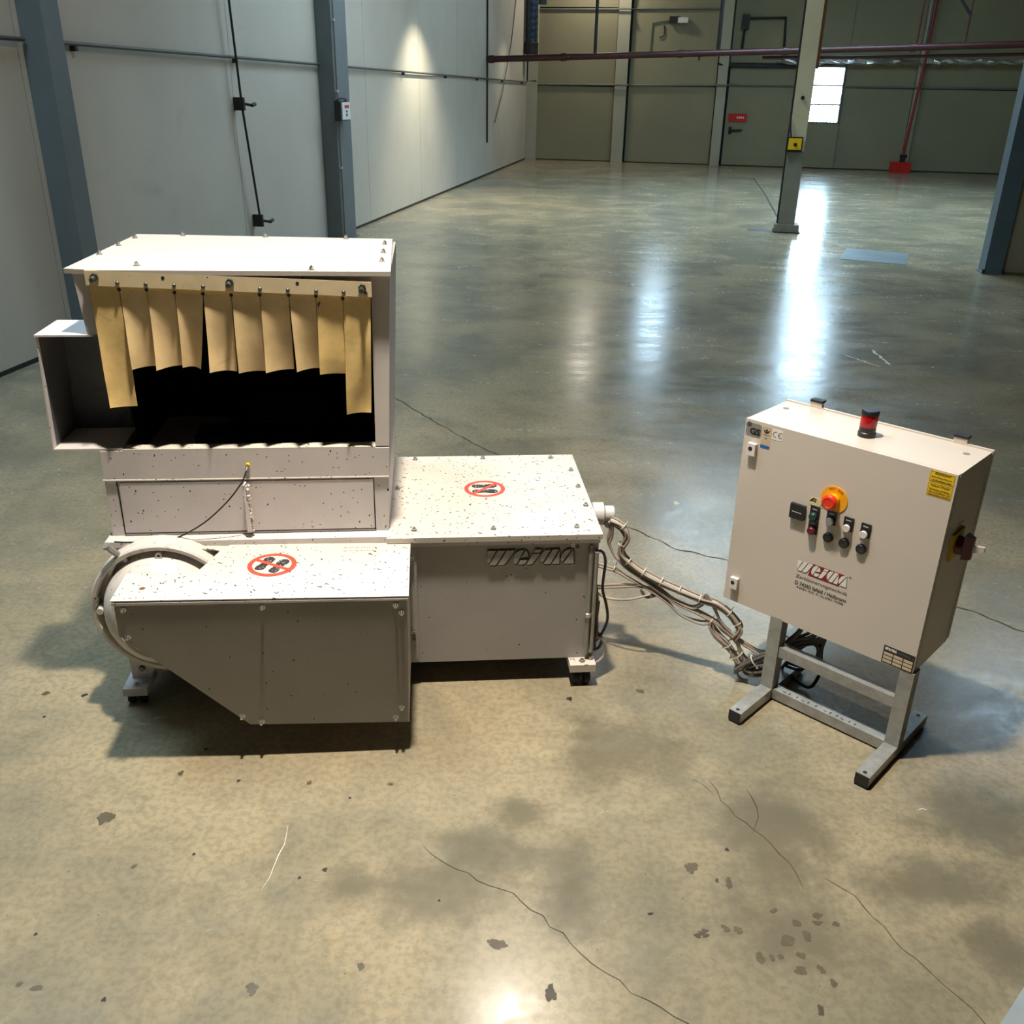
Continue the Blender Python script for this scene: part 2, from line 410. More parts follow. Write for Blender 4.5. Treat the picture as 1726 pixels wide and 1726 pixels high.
# ------------------------------------------------------------------ hall
HR = -HA
def H(o): o.location = P0; o.rotation_euler = (0, 0, HR); return o       # meshes written in (t, s, z)
def struct(name, bm, m): return tag(H(obj(name, bm, m)), kind='structure')
def holed(bm, a0, a1, b0, b1, holes, place):
    """rectangle a0..a1 x b0..b1 with rectangular holes; place(a,b,side) gives a point on either face"""
    A = sorted({a0, a1, *[h[0] for h in holes], *[h[1] for h in holes]}); Bs = sorted({b0, b1, *[h[2] for h in holes], *[h[3] for h in holes]})
    for i in range(len(A)-1):
        for j in range(len(Bs)-1):
            ca, cb = (A[i]+A[i+1])/2, (Bs[j]+Bs[j+1])/2
            if any(h[0] < ca < h[1] and h[2] < cb < h[3] for h in holes): continue
            loft(bm, [place(A[i], Bs[j], 0), place(A[i+1], Bs[j], 0), place(A[i+1], Bs[j+1], 0), place(A[i], Bs[j+1], 0)],
                 [place(A[i], Bs[j], 1), place(A[i+1], Bs[j], 1), place(A[i+1], Bs[j+1], 1), place(A[i], Bs[j+1], 1)])
    return bm
corner = lambda t, s: hall(t, s)
bm = B(); q = [corner(-.2, S_FRONT-.15), corner(T_RIGHT+.2, S_FRONT-.15), corner(T_RIGHT+.2, S_BACK+.2), corner(-.2, S_BACK+.2)]
loft(bm, [p-Vector((0, 0, .15)) for p in q], q)
floor = tag(obj('floor', bm, m_floor), kind='structure')
bm = holed(B(), 0, T_RIGHT, S_FRONT, S_BACK, SKYLIGHTS_AND_FILL, lambda a, b, k: (a, b, CEIL+.12*k))
struct('ceiling', bm, m_ceil)
wl = struct('wall_left', box(B(), -.2, -.012, S_FRONT, S_BACK, 0, CEIL), m_jnt)
edges = [-12, -9.4, -6.9, -4.3, -1.8, .75, 3.64, 5.8, 7.35, 9.85, 12.25, 14.72, 17.2, S_BACK]
for a, b in zip(edges, edges[1:]):
    obj('wall_panel', box(B(), -.012, 0, a+.004, b-.004, .03, CEIL), m_wall, wl, bevel=.002)
obj('wall_foot', box(B(), -.012, .004, S_FRONT, S_BACK, 0, .03), m_dark, wl)
W1 = (6.62, 7.32, .98, 2.18)
wb_ = struct('wall_back', holed(B(), 0, T_RIGHT, 0, CEIL, HIGHWIN+[W1], lambda a, b, k: (a, S_BACK+.03+.17*k, b)), m_jnt)
for t0, t1, z0, z1 in [(0, 2.1, 0, 1.66), (0, 2.1, 1.67, 3.3), (2.42, 4.46, 0, 1.7), (2.42, 4.46, 1.71, 3.55), (4.74, 6.6, 2.2, 3.74), (6.6, 7.34, 2.2, 3.74), (7.34, 8.84, .0, 1.74), (7.34, 8.84, 1.75, 3.74), (8.98, 11.4, .0, 1.74), (8.98, 11.4, 1.75, 3.74), (11.41, 14, 0, 3.74), (0, 2.1, 3.31, CEIL), (3.91, 6.79, 3.75, CEIL), (7.81, 14, 3.75, CEIL)]:
    obj('wall_panel', box(B(), t0+.004, t1-.004, S_BACK, S_BACK+.029, z0+.02, z1), m_wallb, wb_)
for t0, t1, dd in ((2.12, 2.40, .16), (4.48, 4.70, .16), (8.85, 8.97, .12)):
    obj('pilaster', box(B(), t0, t1, S_BACK-dd, S_BACK+.02, 0, 3.7), m_pil, wb_, bevel=.006)
obj('pilaster', box(B(), .0, .26, S_BACK-.1, S_BACK+.02, 0, 3.7), m_pil, wb_, bevel=.006)
struct('wall_right', box(B(), T_RIGHT, T_RIGHT+.2, S_FRONT, S_BACK, 0, CEIL), m_wallb)
struct('wall_front', box(B(), 0, T_RIGHT, S_FRONT-.15, S_FRONT, 0, CEIL), mat('dark_end_wall', lin(96, 98, 96), .8, var=.04))
wp = struct('wall_partition', box(B(), 7.40, T_RIGHT, 5.72, 5.86, 0, 4.0), m_wallb)
for i, (a, b) in enumerate(((7.41, 9.4), (9.41, 11.4), (11.41, 13.99))):
    obj('wall_panel', box(B(), a, b, 5.705, 5.72, .02, 3.98), m_pil, wp)
# skylights, the added fill ones included, and high windows: frames and panes
k_ = 0
def glazed(name, parts_frame, pane_box, label_):
    w = struct(name, parts_frame, m_grey); obj('pane', pane_box, m_glass, w); return w
def frame_h(t0, t1, s0, s1):
    bm = B(); f = .06
    box(bm, t0, t1, s0, s0+f, CEIL-.02, CEIL+.1); box(bm, t0, t1, s1-f, s1, CEIL-.02, CEIL+.1)
    box(bm, t0, t0+f, s0+f, s1-f, CEIL-.02, CEIL+.1); box(bm, t1-f, t1, s0+f, s1-f, CEIL-.02, CEIL+.1)
    n = max(2, round((s1-s0)/1.2))
    for i in range(1, n): y = s0+(s1-s0)*i/n; box(bm, t0+f, t1-f, y-.03, y+.03, CEIL, CEIL+.08)
    return bm
def frame_v(t0, t1, z0, z1, s, nz, f=.05, nx=1):
    bm = B(); a, b = s-.02, s+.08
    box(bm, t0, t1, a, b, z0, z0+f); box(bm, t0, t1, a, b, z1-f, z1); box(bm, t0, t0+f, a, b, z0+f, z1-f); box(bm, t1-f, t1, a, b, z0+f, z1-f)
    for i in range(1, nz): z = z0+(z1-z0)*i/nz; box(bm, t0+f, t1-f, s, s+.05, z-.016, z+.016)
    return bm
n_ = 2
for t0, t1, s0, s1 in SKYLIGHTS_AND_FILL:
    glazed('window_%d' % n_, frame_h(t0, t1, s0, s1), box(B(), t0+.05, t1-.05, s0+.05, s1-.05, CEIL+.06, CEIL+.066), ''); n_ += 1
for t0, t1, z0, z1 in HIGHWIN:
    glazed('window_%d' % n_, frame_v(t0, t1, z0, z1, S_BACK+.05, 3), box(B(), t0+.04, t1-.04, S_BACK+.08, S_BACK+.086, z0+.04, z1-.04), ''); n_ += 1
t0, t1, z0, z1 = W1
w1 = struct('window_1', frame_v(t0, t1, z0, z1, S_BACK, 3, .03), m_grey)
obj('pane', box(B(), t0+.02, t1-.02, S_BACK+.045, S_BACK+.05, z0+.02, z1-.02), m_glass, w1)
bm = B()
for i in range(9): x = t0+.06+i*.075; box(bm, x, x+.022, S_BACK+.10, S_BACK+.108, z0+.02, z0+.38+.08*random.random())
tag(obj('lattice', bm, mat('pale_lattice', lin(170, 196, 206), .5, var=.05), w1), 'pale blue-grey lattice seen through the glass')
# doors in the back wall
d1 = struct('door_1', box(B(), 4.76, 6.59, S_BACK-.05, S_BACK+.02, .02, 2.12), m_wallb)
obj('track_rail', box(B(), 4.66, 6.62, S_BACK-.14, S_BACK-.06, 2.13, 2.20), m_dark, d1)
bm = B(); box(bm, 4.85, 4.92, S_BACK-.075, S_BACK-.05, .7, .86); cyl(bm, (4.86, S_BACK-.09, .78), (5.16, S_BACK-.09, .79), .022, 10); cyl(bm, (4.88, S_BACK-.05, .78), (4.88, S_BACK-.1, .78), .02, 10)
obj('door_handle', bm, m_dark, d1)
d2 = struct('door_2', box(B(), 6.62, 7.33, S_BACK-.03, S_BACK+.02, .02, .975), m_wallb)
bm = B(); box(bm, 6.60, 6.62, S_BACK-.04, S_BACK, .02, 2.2); box(bm, 7.33, 7.35, S_BACK-.04, S_BACK, .02, 2.2); box(bm, 6.6, 7.35, S_BACK-.04, S_BACK, 2.18, 2.2)
obj('door_frame', bm, m_grey, d2)
# outdoor yard seen through the window
yard = tag(H(obj('trim_1', box(B(), -6, 24, S_BACK+1.2, S_BACK+30, -.3, -.12), mat('pale_yard', lin(190, 196, 196), .9, var=.05))), kind='structure')

# floor cracks, stains and scuffs, each a thin mark with its own outline
def crack(P, w=.004):
    bm = B(); out = []
    P = [Vector((x, y, 0)) for x, y in P]; Q = []
    for a, b in zip(P, P[1:]):
        n = max(2, int((b-a).length/.03)); d = (b-a).normalized(); pr = Vector((-d.y, d.x, 0))
        for i in range(n): Q.append(a+(b-a)*(i/n)+pr*random.uniform(-.007, .007)*(0 if (i == 0 and not Q) else 1))
    Q.append(P[-1]); rows = []
    for i, p in enumerate(Q):
        d = (Q[min(i+1, len(Q)-1)]-Q[max(i-1, 0)]).normalized(); pr = Vector((-d.y, d.x, 0))
        ww = w*random.uniform(.35, 1.)*.5
        if i in (0, len(Q)-1): ww *= .3
        rows.append((bm.verts.new(p-pr*ww+Vector((0, 0, .0006))), bm.verts.new(p+pr*ww+Vector((0, 0, .0006)))))
    for r, s_ in zip(rows, rows[1:]): bm.faces.new((r[0], r[1], s_[1], s_[0]))
    return obj('floor_crack', bm, m_cone, floor)
for P, w in (([(-.209, 1.784), (-.118, 1.708), (.016, 1.632), (.108, 1.546), (.196, 1.45), (.273, 1.378), (.38, 1.306), (.5, 1.2)], .0028),
             ([(.558, 2.047), (.575, 1.965), (.638, 1.857), (.703, 1.753), (.715, 1.664)], .0034), ([(.654, 2.013), (.665, 1.905), (.633, 1.846)], .0032),
             ([(.776, 1.702), (.831, 1.648), (.871, 1.563), (.888, 1.499), (.944, 1.41), (.999, 1.319), (1.1, 1.2)], .0036),
             ([(-.721, 5.416), (-.416, 4.949), (-.138, 4.548), (-.045, 4.468), (.2, 4.05), (.36, 3.8), (.46, 3.71), (.552, 3.608), (.682, 3.462), (.794, 3.403), (.871, 3.364), (1.3, 3.18), (1.706, 2.998), (1.85, 2.83), (2.2, 2.6)], .010),
             ([(.515, 2.05), (.56, 1.99)], .002)):
    crack(P, w)
for P, w in (([(4.898, 20.683), (4.4, 17.6), (3.826, 14.398)], .03), ([(3.61, 12.602), (3.939, 11.456), (4.551, 11.025), (5.035, 10.578)], .012)):
    bm = B()
    for (x0, y0), (x1, y1) in zip(P, P[1:]):
        d = Vector((x1-x0, y1-y0, 0)).normalized(); n = Vector((-d.y, d.x, 0))*w*.5
        vs_ = [Vector((x0, y0, .0006))-n, Vector((x1, y1, .0006))-n, Vector((x1, y1, .0006))+n, Vector((x0, y0, .0006))+n]
        bm.faces.new([bm.verts.new(v) for v in vs_])
    obj('floor_joint', bm, m_cone, floor)
def blot(x, y, rx, ry, m, lobes=3, name='floor_stain', z=.0005):
    bm = B()
    for k in range(lobes):
        ox, oy = (0, 0) if k == 0 else (random.uniform(-.7, .7)*rx, random.uniform(-.7, .7)*ry)
        sc = 1 if lobes == 1 else random.uniform(.45, .8)
        ph = [random.uniform(0, 6.28) for _ in range(3)]
        pts = []
        for i in range(22):
            a = 2*PI*i/22; r = 1+.18*math.sin(3*a+ph[0])+.12*math.sin(5*a+ph[1])+.1*math.sin(8*a+ph[2])
            pts.append(bm.verts.new((x+ox+rx*sc*r*math.cos(a), y+oy+ry*sc*r*math.sin(a), z+.00006*k)))
        bm.faces.new(pts)
    return obj(name, bm, m, floor)
for x, y, rx, ry, k in [(-1.036, 1.866, .024, .028, 2), (-.529, 1.372, .014, .016, 2), (-.54, 2.004, .008, .009, 2), (-.314, 2.005, .012, .008, 2), (-.012, 1.487, .026, .02, 2), (.101, 1.374, .013, .02, 1), (-.306, 1.426, .009, .009, 2), (-.901, 2.032, .009, .011, 2),
                        (-1.427, 2.389, .013, .013, 2), (-1.309, 2.381, .010, .010, 3), (.464, 1.732, .017, .019, 2), (.538, 1.681, .010, .015, 2), (.511, 1.686, .006, .008, 1), (.34, 1.585, .008, .005, 3), (.446, 1.532, .015, .012, 1), (.507, 1.547, .014, .009, 2), (.533, 1.542, .011, .011, 2),
                        (.628, 1.6, .009, .008, 2), (.721, 1.585, .012, .01, 2), (.674, 1.565, .013, .011, 2), (.72, 1.566, .011, .006, 2), (.763, 1.566, .011, .008, 2), (.641, 1.517, .019, .012, 2), (.685, 1.529, .012, .015, 2), (.567, 1.468, .011, .016, 2), (.593, 1.472, .007, .010, 2), (.613, 1.474, .008, .009, 2), (.655, 1.478, .010, .010, 2), (.647, 1.441, .013, .012, 2), (.693, 1.442, .009, .014, 2),
                        (.709, 1.412, .009, .012, 2), (.663, 1.343, .009, .011, 1), (-.9, 1.698, .007, .007, 2), (.414, 2.454, .015, .015, 2), (-.98, 1.361, .012, .008, 2), (-1.02, 1.367, .007, .007, 2)]:
    blot(x, y, rx*.9, ry*.9, (None, m_stain3 if False else m_stain, m_stain2, m_stain3)[k] if k != 1 else m_stain, 4)
for x, y, r in [(-.859, 2.137, .005), (-.731, 2.008, .005), (-.437, 1.698, .006), (.556, 1.789, .005), (-.418, 1.949, .004), (-.493, 1.671, .004), (-.768, 1.74, .004), (-1.043, 1.495, .004), (-.827, 1.336, .005), (-1.382, 2.271, .005), (.19, 2.41, .009), (-.153, 1.611, .003)]:
    blot(x, y, r, r*1.1, m_stain3, 1, 'floor_spot')
for P, w in (([(2.617, 6.758), (2.606, 6.361)], .03), ([(2.36, 6.62), (2.52, 6.3)], .02), ([(-.56, 1.845), (-.555, 1.745), (-.575, 1.633)], .003), ([(1.098, 1.945), (1.12, 1.945)], .008)):
    c_ = crack(P, w); c_.name = 'floor_scuff'; c_.data.materials[0] = m_scuff
blot(.753, 3.927, .012, .02, m_scuff, 1, 'floor_fleck')
# steel cover plate let into the floor
pl = tag(obj('floor_plate', loft(B(), [hall(6.04, 7.02, .0005), hall(6.71, 6.80, .0005), hall(6.52, 6.0, .0005), hall(5.85, 6.18, .0005)], [hall(6.04, 7.02, .004), hall(6.71, 6.80, .004), hall(6.52, 6.0, .004), hall(5.85, 6.18, .004)]), m_plate),
         'grey steel cover plate set in the floor right of the centre column', 'floor plate')

# ------------------------------------------------------------------ columns
def column_left(s0, s1, d, label):
    o = empty('steel_column', hall(0, (s0+s1)/2), HR, label, 'column', 'columns along the left wall')
    w = (s1-s0)/2; f = .012
    bm = B(); box(bm, .002, d, -w, -w+.02, 0, CEIL-.02); box(bm, d-.02, d, -w+.02, w, 0, CEIL-.02); box(bm, .002, d-.02, w-.02, w, 0, CEIL-.02)
    obj('shaft', bm, m_col, o, bevel=.004)
    bm = B(); box(bm, .002, d+.03, -w-.03, w+.03, 0, .012); obj('base_plate', bm, m_col, o)
    return o
c1 = column_left(.80, .98, .17, 'blue-grey steel column against the left wall at the left edge')
c2 = column_left(5.76, 6.24, .18, 'blue-grey steel column on the left wall carrying the red and white box')
def along(name, pts, r, m, label, cat, n=8, group=None):
    """a pipe with bends, written in hall coordinates"""
    bm = tube(B(), pts, r, n, 1)
    o = H(obj(name, bm, m, smooth=True)); return tag(o, label, cat, group)
o = empty('wall_conduit', hall(.03, 1.1), HR, 'thin grey conduit running down the wall beside the leftmost column', 'conduit')
obj('tube', tube(B(), [(.0, 0, 0.01), (.0, 0, CEIL-.05)], .010, 8, 1), m_dark, o, True)
obj('tube', tube(B(), [(.0, .05, 0.01), (.0, .05, 1.9), (.0, .02, 2.0)], .007, 8, 2), m_grey, o, True)
for z in (.55, 1.05, 1.62, 2.3): obj('pipe_clip', box(B(), -.028, .014, -.02, .07, z, z+.02), m_grey, o)
o = empty('column_conduit', hall(.2, 5.79), HR, 'thin conduit fixed to the edge of the column with the box', 'conduit')
obj('tube', tube(B(), [(.0, 0, .01), (.0, 0, CEIL-.05)], .010, 8, 1), m_grey, o, True)
for z in (.8, 1.6, 2.3): obj('pipe_clip', box(B(), -.02, .012, -.02, .02, z, z+.025), m_steel, o)
# wall rail
o = empty('wall_rail', hall(.03, 9), HR, 'long thin dark pipe running level along the left wall', 'pipe')
for a, b in ((-11.9, .78), (1.0, 5.74), (6.26, S_BACK-.15)):
    za = 1.935-.0105*a; zb = 1.935-.0105*b
    bm = tube(B(), [(.03-.03, a-9, za), (.0, b-9, zb)], .013, 8, 1)
    obj('rail_pipe', bm, mat('dull_grey_pipe', lin(74, 76, 72), .5, var=.06), o, True)
    for k in range(int((b-a)/2.4)+1):
        s_ = a+.3+k*2.4
        if s_ < b: obj('bracket', box(B(), -.03, .012, s_-9-.015, s_-9+.015, 1.935-.0105*s_-.045, 1.935-.0105*s_-.012), m_dark, o)
# door bolt rod on the left wall
o = empty('door_bolt', hall(.075, 3.7), HR, 'long vertical locking rod with two black clamps on the left wall', 'door bolt')
obj('rod', tube(B(), [(0, -.14, 2.6), (0, -.06, 1.5), (0, .12, .42)], .011, 8, 1), m_dark, o, True)
for y, z in ((-.055, 1.515), (.115, .475)):
    bm = B(); box(bm, -.073, .022, y-.018, y+.018, z-.055, z+.055); cyl(bm, (.03, y, z), (.09, y+.02, z-.01), .012, 10); cyl(bm, (.085, y+.02, z-.01), (.085, y+.09, z), .016, 10)
    obj('clamp', bm, m_dark, o, bevel=.006)
# box on the second column
o = empty('alarm_box', hall(.18, 5.86, 1.31), HR, 'small red and white box on the left wall column', 'box')
bm = box(B(), .002, .07, -.14, .14, .0, .20); obj('housing', bm, m_dark, o, bevel=.008)
bm = box(B(), .071, .085, -.11, .14, .01, .19); obj('cover', bm, m_white, o, bevel=.006)
obj('red_label', box(B(), .085, .088, -.04, .10, .13, .16), m_redbox, o)
bm = B()
for z in (.05, .085): box(bm, .085, .089, 0, .04, z, z+.018)
obj('button', bm, m_ink, o)
obj('handle', tube(B(), [(.0, -.14, .19), (.06, -.1, .23), (.08, .02, .22), (.06, .06, .2)], .010, 8, 3), m_dark, o, True)
# centre column
o = empty('steel_column', hall(5.42, 8.25), HR, 'free-standing pale column in mid hall with yellow switch box', 'column')
bm = B(); box(bm, -.115, .085, -.10, .10, .10, CEIL-.02); obj('shaft', bm, m_colc, o, bevel=.012)
obj('lower_coat', box(B(), -.119, .089, -.104, .104, .10, 1.0), mat('grey_dado_paint', lin(122, 122, 108), .5, var=.05), o, bevel=.012)
obj('edge_strip', box(B(), .087, .125, -.07, .03, 1.95, CEIL-.02), m_brown, o, bevel=.004)
bm = B(); box(bm, -.15, .15, -.14, .14, .012, .10); obj('foot_block', bm, mat('grey_dado_paint', (1, 1, 1, 1)), o, bevel=.012)
obj('base_plate', box(B(), -.17, .17, -.16, .16, 0, .012), m_dark, o)
obj('conduit', tube(B(), [(-.128, -.06, .11), (-.128, -.06, CEIL-.05)], .012, 8, 1), m_dark, o, True)
bm = cyl(B(), (-.02, -.104, 1.62), (-.02, -.14, 1.62), .022, 10); obj('stud', bm, m_dark, o)
o2 = empty('switch_box', hall(5.37, 8.142, .99), HR, 'yellow and black switch box mounted on the pale centre column', 'switch')
obj('housing', box(B(), -.10, .10, -.06, -.012, 0, .18), m_dark, o2, bevel=.01)
obj('face_plate', box(B(), -.075, .085, -.066, -.06, .03, .165), m_yellow, o2, bevel=.004)
obj('knob', cyl(B(), (.01, -.066, .09), (.01, -.09, .09), .022, 12), m_black, o2)
obj('conduit_entry', tube(B(), [(-.05, -.035, .18), (-.07, -.035, .28), (-.08, -.02, .4)], .010, 8, 3), m_dark, o2, True)
bm = lathe(B(), [(0, .012), (.10, .012), (.17, .006), (.18, 0)], hall(5.10, 8.24, 0), (0, 0, 1), 24)
tag(obj('cable_coil_cover', bm, m_stain, smooth=True), 'flat brown disc on the floor left of the centre column foot', 'floor disc')
# right-hand column
o = empty('steel_column', hall(7.32, 5.76), HR, 'blue steel column at the right edge of the photo', 'column')
bm = B(); box(bm, -.09, .085, -.11, -.095, 0, CEIL-.02); box(bm, -.005, .005, -.095, .095, 0, CEIL-.02); box(bm, -.09, .085, .095, .11, 0, CEIL-.02); box(bm, -.09, -.082, -.095, .095, 0, CEIL-.02)
obj('shaft', bm, mat('blue_steel_paint', lin(92, 112, 124), .45, var=.05, vscale=3, dirt=(lin(60, 72, 80), 3, .6, .3)), o)
obj('base_plate', box(B(), -.11, .10, -.13, .12, 0, .012), m_col, o)
bm = B()
for x in (-.10, .09): cyl(bm, (x, -.12, .012), (x, -.12, .05), .012, 8)
obj('anchor_bolt', bm, m_dark, o)

# ------------------------------------------------------------------ pipes and fittings near the back wall
o = empty('sprinkler_main', hall(4.8, 14.69, 2.3), HR, 'long dark red pipe crossing the hall under the ceiling', 'pipe')
zz = lambda t: 2.121+.0382*t-2.3
obj('main_pipe', tube(B(), [(.01-4.8, 0, zz(.01)), (5.3, 0, zz(10.1))], .058, 12, 1), m_pipe, o, True)
obj('branch_pipe', tube(B(), [(.4, .10, zz(5.2)-.10), (2.6, .10, zz(7.4)-.14), (5.3, .10, zz(10.1)-.16)], .028, 8, 2), m_pipe, o, True)
for t in (.1, 1.5, 3.7, 5.6, 7.8, 9.9): obj('coupling', cyl(B(), (t-4.8-.05, 0, zz(t-.05)), (t-4.8+.05, 0, zz(t+.05)), .072, 12), m_pipe, o, True)
for t, dx, r in ((2.1, .0, .03), (4.38, .0, .035), (8.66, .02, .018), (8.02, .0, .022), (7.85, .0, .018)):
    obj('drop_pipe', cyl(B(), (t-4.8, 0, zz(t)+.05), (t-4.8+dx, 0, CEIL-2.31), r, 8), m_dark if r > .02 else m_pipe, o, True)
obj('brace', cyl(B(), (8.66-4.8, 0, zz(8.6)+.5), (8.66-4.8-.7, 0, zz(8)+1.35), .025, 8), m_dark, o)
obj('drain_stub', cyl(B(), (4.05-4.8, 0, zz(4.0)), (4.05-4.8, 0, zz(4.0)-.12), .02, 8), m_pipe, o)
o = H(obj('rail', tube(B(), [(.27, S_BACK-.03, 1.69), (2.1, S_BACK-.03, 1.71), (2.11, S_BACK-.2, 1.71), (2.41, S_BACK-.2, 1.71), (2.42, S_BACK-.03, 1.71), (4.46, S_BACK-.03, 1.74), (4.47, S_BACK-.2, 1.74), (4.71, S_BACK-.2, 1.74), (4.74, S_BACK-.08, 1.75), (6.6, S_BACK-.08, 1.76)], .022, 8, 1), m_grey)); tag(o, 'thin level rail along the back wall left of the door window', 'pipe')
o = H(obj('rail', tube(B(), [(7.36, S_BACK-.03, 1.765), (8.84, S_BACK-.03, 1.77), (8.845, S_BACK-.15, 1.77), (8.98, S_BACK-.15, 1.77), (8.99, S_BACK-.03, 1.77), (11.3, S_BACK-.03, 1.78)], .022, 8, 1), m_grey)); tag(o, 'thin level rail along the back wall right of the door window', 'pipe')
o = H(obj('rail', tube(B(), [(.27, S_BACK-.03, 3.28), (2.1, S_BACK-.03, 3.29), (2.11, S_BACK-.2, 3.29), (2.41, S_BACK-.2, 3.29), (2.42, S_BACK-.03, 3.3), (4.4, S_BACK-.03, 3.32)], .018, 8, 1), m_grey)); tag(o, 'thin upper rail along the back wall above the dark red pipe', 'pipe')
along('wall_pipe', [(2.43, S_BACK-.02, .03), (2.43, S_BACK-.02, 3.7)], .018, m_dark, 'thin dark pipe right of the left-hand back wall pilaster', 'pipe')
along('wall_pipe', [(4.735, S_BACK-.06, .03), (4.735, S_BACK-.06, 2.1), (4.45, S_BACK-.2, 2.2)], .022, m_dark, 'dark pipe between the pilaster and the sliding door', 'pipe')
along('wall_pipe', [(.02, 14.7, .62), (.02, 14.68, 2.0), (.02, 14.66, 4)], .016, m_dark, 'thin vertical pipe low on the far left wall below the red pipe', 'pipe')
along('hanging_wire', [(.02, 17.77, 3.6), (.05, 17.0, 2.5), (.04, 16.1, 1.5), (.03, 15.43, .98)], .010, m_dark, 'dark wire hanging slantwise on the far left wall', 'wire')
o = empty('ventilation_duct', hall(.17, 18.9, 2.36), HR, 'dark blue ribbed duct coming down in the far left corner', 'duct')
prof = [(.0, 0), (.15, 0), (.15, .16)]
for i in range(24): z = .18+i*.13; prof += [(.135, z), (.145, z+.04), (.135, z+.08)]
obj('duct_tube', lathe(B(), prof+[(.135, 3.4), (0, 3.4)], (0, 0, 0), (0, 0, 1), 20), m_duct, o, True)
obj('end_collar', lathe(B(), [(.0, -.04), (.16, -.04), (.16, .2), (.14, .22)], (0, 0, 0), (0, 0, 1), 20), m_dark, o, True)
obj('hanger_pipe', tube(B(), [(-.10, .1, 1.2), (-.10, .1, -.6), (.1, .2, -.6)], .02, 8, 1), m_dark, o, True)
o = empty('emergency_light', hall(3.5, S_BACK-.003, 3.02), HR, 'small white emergency light on the back wall above the red pipe', 'light')
obj('housing', box(B(), -.22, .02, -.10, 0, 0, .13), m_dark, o, bevel=.01)
obj('lens', box(B(), -.03, .20, -.12, -.0, .0, .11), m_white, o, bevel=.012)
obj('conduit', tube(B(), [(-.2, -.02, .06), (-.6, -.02, .0), (-.61, -.02, -.6)], .015, 8, 1), m_grey, o, True)
obj('cable', tube(B(), [(-.33, -.02, -.05), (-.32, -.02, -.25), (-.42, -.02, -.3)], .012, 8, 3), m_dark, o, True)
o = empty('pipe_frame', hall(5.4, S_BACK-.06, 2.4), HR, 'black angular pipe frame on the back wall over the sliding door', 'pipe frame')
obj('pipe', tube(B(), [(-.44, 0, .0), (-.42, 0, .72), (.45, 0, .74), (.50, 0, .0)], .032, 8, 1), m_dark, o)
bm = B(); box(bm, -.50, -.33, -.05, .05, .5, .8); obj('gearbox', bm, m_dark, o, bevel=.01)
o = empty('wall_sign', hall(5.03, S_BACK-.053, .97), HR, 'small red sign with pale marks on the sliding door', 'sign')
obj('sign_board', box(B(), -.21, .21, -.03, 0, 0, .18), m_redbox, o, bevel=.006)
bm = B()
for i in range(4): box(bm, -.02+i*.045, .012+i*.045, -.0312, -.03, .075, .115)
obj('pale_marks', bm, m_whiteink, o)
bm = B(); random.seed(3); rows = []
for i in range(40):
    t = 5.75+i*.14; ph = [random.uniform(-.02, .02) for _ in range(8)]
    rows.append([bm.verts.new((t, S_BACK-.22+(.05+ph[k])*math.cos(k*PI/4), 2.26+.012*(t-6)+(.05+ph[k])*math.sin(k*PI/4)+.03*math.sin(i*1.7)*.5)) for k in range(8)])
for r, s_ in zip(rows, rows[1:]):
    for k in range(8): bm.faces.new((r[k], r[(k+1) % 8], s_[(k+1) % 8], s_[k]))
tag(H(obj('foil_pipe', bm, m_foil)), 'crumpled foil-wrapped pipe above the bright door window', 'pipe')
along('riser_pipe', [(8.93, S_BACK-.36, CEIL-.05), (8.91, S_BACK-.36, 2.4), (8.80, S_BACK-.36, .39)], .03, m_redpipe, 'red riser pipe leading down to the red floor box', 'pipe')
o = empty('hydrant_box', hall(8.77, S_BACK-.36, 0), HR, 'red box with a black valve on the floor by the back wall', 'box')
obj('box_body', box(B(), -.21, .21, -.14, .12, .0, .22), m_redbox, o, bevel=.02)
bm = B(); cyl(bm, (.03, 0, .22), (.03, 0, .34), .06, 12); box(bm, -.03, .11, -.06, .06, .30, .38); obj('valve', bm, m_dark, o)
# steel edge in the lower right corner
bm = B(); loft(bm, [(1.0, 1.29, .0), (1.15, 1.435, .0), (1.5, 1.10, 0), (1.35, .95, 0)], [(1.0, 1.29, .03), (1.15, 1.435, .03), (1.5, 1.10, .03), (1.35, .95, .03)])
tag(obj('steel_tread', bm, m_edge, bevel=.004), 'pale steel corner poking into the lower right of the photo', 'steel plate')
# lamp bodies hung from the roof (over and beyond the frame)
for i, loc in enumerate(LAMPS):
    o = empty('pendant_lamp', loc, 0, ['pendant lamp hanging above the white machine', 'pendant lamp hanging over the middle of the hall', 'pendant lamp hanging near the back wall', 'pendant lamp hanging beside the left wall columns'][i], 'lamp', 'pendant lamps under the roof')
    obj('shade', lathe(B(), [(.17, .01), (.20, .0), (.16, .10), (.07, .20), (.05, .30), (0, .30)], (0, 0, 0), (0, 0, 1), 24), m_lampshade, o, True)
    obj('rod', cyl(B(), (0, 0, .28), (0, 0, CEIL-loc[2]), .012, 8), m_dark, o)
for i, (loc, e) in enumerate(WASH):
    o = empty('wall_lamp', loc, HR, ['wall washer lamp on the left wall beyond the second column', 'wall washer lamp on the left wall near the far corner'][i], 'lamp', 'lamps on the left wall')
    obj('shade', lathe(B(), [(.09, -.02), (.09, .10), (.03, .16), (0, .16)], (0, 0, 0), (0, 0, 1), 16), m_lampshade, o, True)
    obj('arm', cyl(B(), (0, 0, .14), (-.8, 0, .25), .016, 8), m_dark, o)

